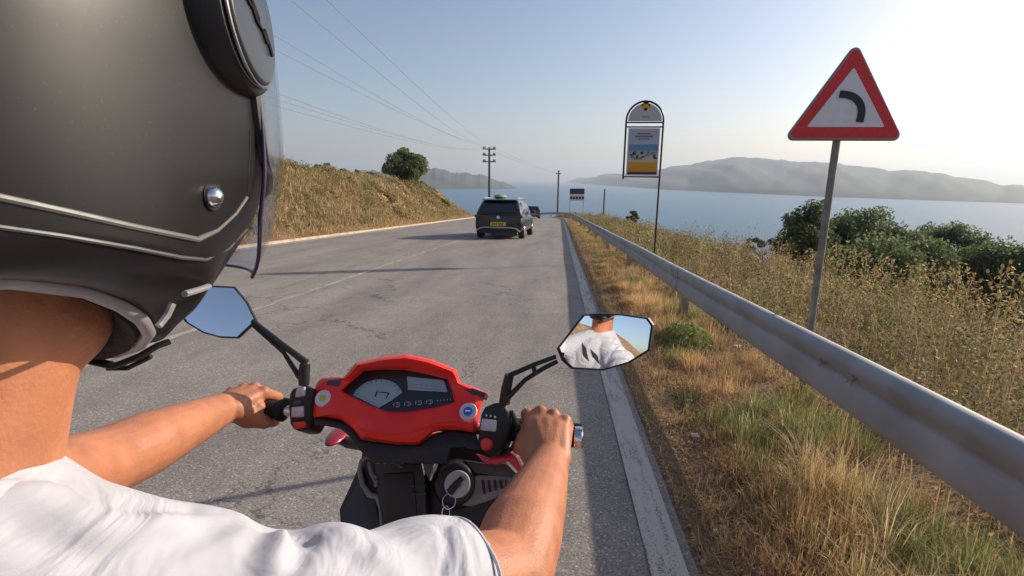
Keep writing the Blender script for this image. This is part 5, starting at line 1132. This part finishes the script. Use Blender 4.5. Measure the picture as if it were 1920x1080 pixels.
# rivet
p = hhit(397, 366); n_ = (p-HC); n_.z = 0; n_.normalize(); n_ = (n_+Vector((.5, 0, 0))).normalized()
mb = MB(); mb.disc(p-n_*.002, n_, .0088, .0032, 24, .0088); mb.build('rivet_recess', mat('seam_black', (.004, .004, .004), .8), helmet)
p2 = hhit(394, 368); mb = MB(); mb.sphere(p2+n_*.001, .0062, 18); mb.build('rivet', chrome, helmet, smooth=True)
# pivot cover
pc = hhit(430, 60); PN = Vector((.93, .24, .06)).normalized(); pb = HC+Vector((HA*.96, .041, .033))
mb = MB(); mb.disc(pb-PN*.012+Vector((0, .012, .004)), PN, .049, .020, 56, .046); cov = mb.build('pivot_cover', mat('pivot_black', (.018, .018, .020), .55, bump=.07, bscale=500), helmet, bevel=.003)
c2 = pb+PN*.0105+Vector((0, .008, .003))
mb = MB(); mb.disc(c2, PN, .0400, .0035, 56, .0385); capm = mb.build('pivot_cap', mat('pivot_cap', (.045, .047, .055), .3), cov, bevel=.001)
mb = MB(); a_ = PN.orthogonal().normalized(); b_ = PN.cross(a_); mb.tube([c2+PN*.001+(a_*math.cos(t)+b_*math.sin(t))*.0412 for t in [2*math.pi*k/60 for k in range(61)]], .0010, 6, cap=False); mb.build('cap_ring', mat('ring_grey', (.22, .22, .23), .3, metal=.6), cov, smooth=True)
ux = Vector((0, 1, 0)); ux = (ux-PN*ux.dot(PN)).normalized(); uy = PN.cross(ux); uy = uy if uy.z > 0 else -uy
mb = MB()
for pts in ([(-.022, .012), (-.010, .004), (.002, .002)], [(-.006, .008), (.004, .0), (.008, -.006), (.0, -.003), (-.006, .004)], [(.010, -.006), (.016, -.012)], [(.014, -.004), (.022, -.014), (.024, -.018)]):
    mb.tube([c2+PN*.0042+ux*a+uy*b for a, b in pts], .0013, 6)
mb.build('cap_marking', mat('seam_black', (.004, .004, .004), .8), capm)
# clear visor
def visor_mat():
    m = bpy.data.materials.new('clear_visor'); m.use_nodes = True; nt = m.node_tree; N = nt.nodes; L = nt.links
    N.remove(N['Principled BSDF']); t = N.new('ShaderNodeBsdfTransparent'); t.inputs[0].default_value = (.94, .945, .955, 1); g = N.new('ShaderNodeBsdfGlossy'); g.inputs['Roughness'].default_value = .06
    f = N.new('ShaderNodeFresnel'); f.inputs['IOR'].default_value = 1.45; mx = N.new('ShaderNodeMixShader'); fm = N.new('ShaderNodeMath'); fm.operation = 'MULTIPLY'; fm.inputs[1].default_value = .30; L.new(f.outputs[0], fm.inputs[0]); L.new(fm.outputs[0], mx.inputs[0]); L.new(t.outputs[0], mx.inputs[1]); L.new(g.outputs[0], mx.inputs[2]); L.new(mx.outputs[0], N['Material Output'].inputs[0]); return m
rows = []
for j in range(25):
    u = -.142+.252*j/24; th0 = rad(18+2*abs(j-12)/12+22*max(0, (5-j)/5)**1.6)
    rows.append([hsurf(th0+(math.pi-2*th0)*i/48, max(u, -.16)*.98, 1.0, .004+.009*math.sin(math.pi*min(i, 48-i)/24*.5), .42) for i in range(49)])
mb = MB(); mb.loft(rows, False, False, closed=False); vis = mb.build('visor', visor_mat(), helmet, smooth=True); so = vis.modifiers.new('s', 'SOLIDIFY'); so.thickness = .0016
mb = MB(); edge = [r[0] for r in rows]; mb.tube(edge, .0015, 8); mb.tube([q for q in rows[0]], .0013, 8); mb.build('visor_seal', mat('seal_violet', (.03, .018, .06), .3), vis, smooth=True)
# chin strap and buckle under the edge
mb = MB()
for a, b_ in (([(170, 676, .36), (215, 686, .36), (262, 668, .365), (296, 648, .37), (318, 640, .375)], .0045), ([(205, 690, .37), (240, 690, .37), (284, 668, .375)], .0035)):
    mb.tube([P(*q) for q in a], b_, 10, flat=.5)
mb.build('chin_strap', mat('strap_black', (.010, .010, .010), .7), helmet, smooth=True)
# ------------------------------------------------------------------ haze
hz = bpy.data.materials.new('haze'); hz.use_nodes = True; N = hz.node_tree.nodes; L = hz.node_tree.links; N.remove(N['Principled BSDF'])
pv = N.new('ShaderNodeVolumePrincipled'); pv.inputs['Color'].default_value = (.76, .87, 1, 1); pv.inputs['Density'].default_value = .00013; pv.inputs['Anisotropy'].default_value = .3
L.new(pv.outputs[0], N['Material Output'].inputs['Volume'])
mb = MB(); mb.box((0, 7300, (SEA-8+420)/2), (29000, 16400, 420-(SEA-8))); hzo = mb.build('haze', hz); tag(hzo, kind='stuff'); hzo['label'] = 'pale evening haze over the bay'; hzo['category'] = 'haze'
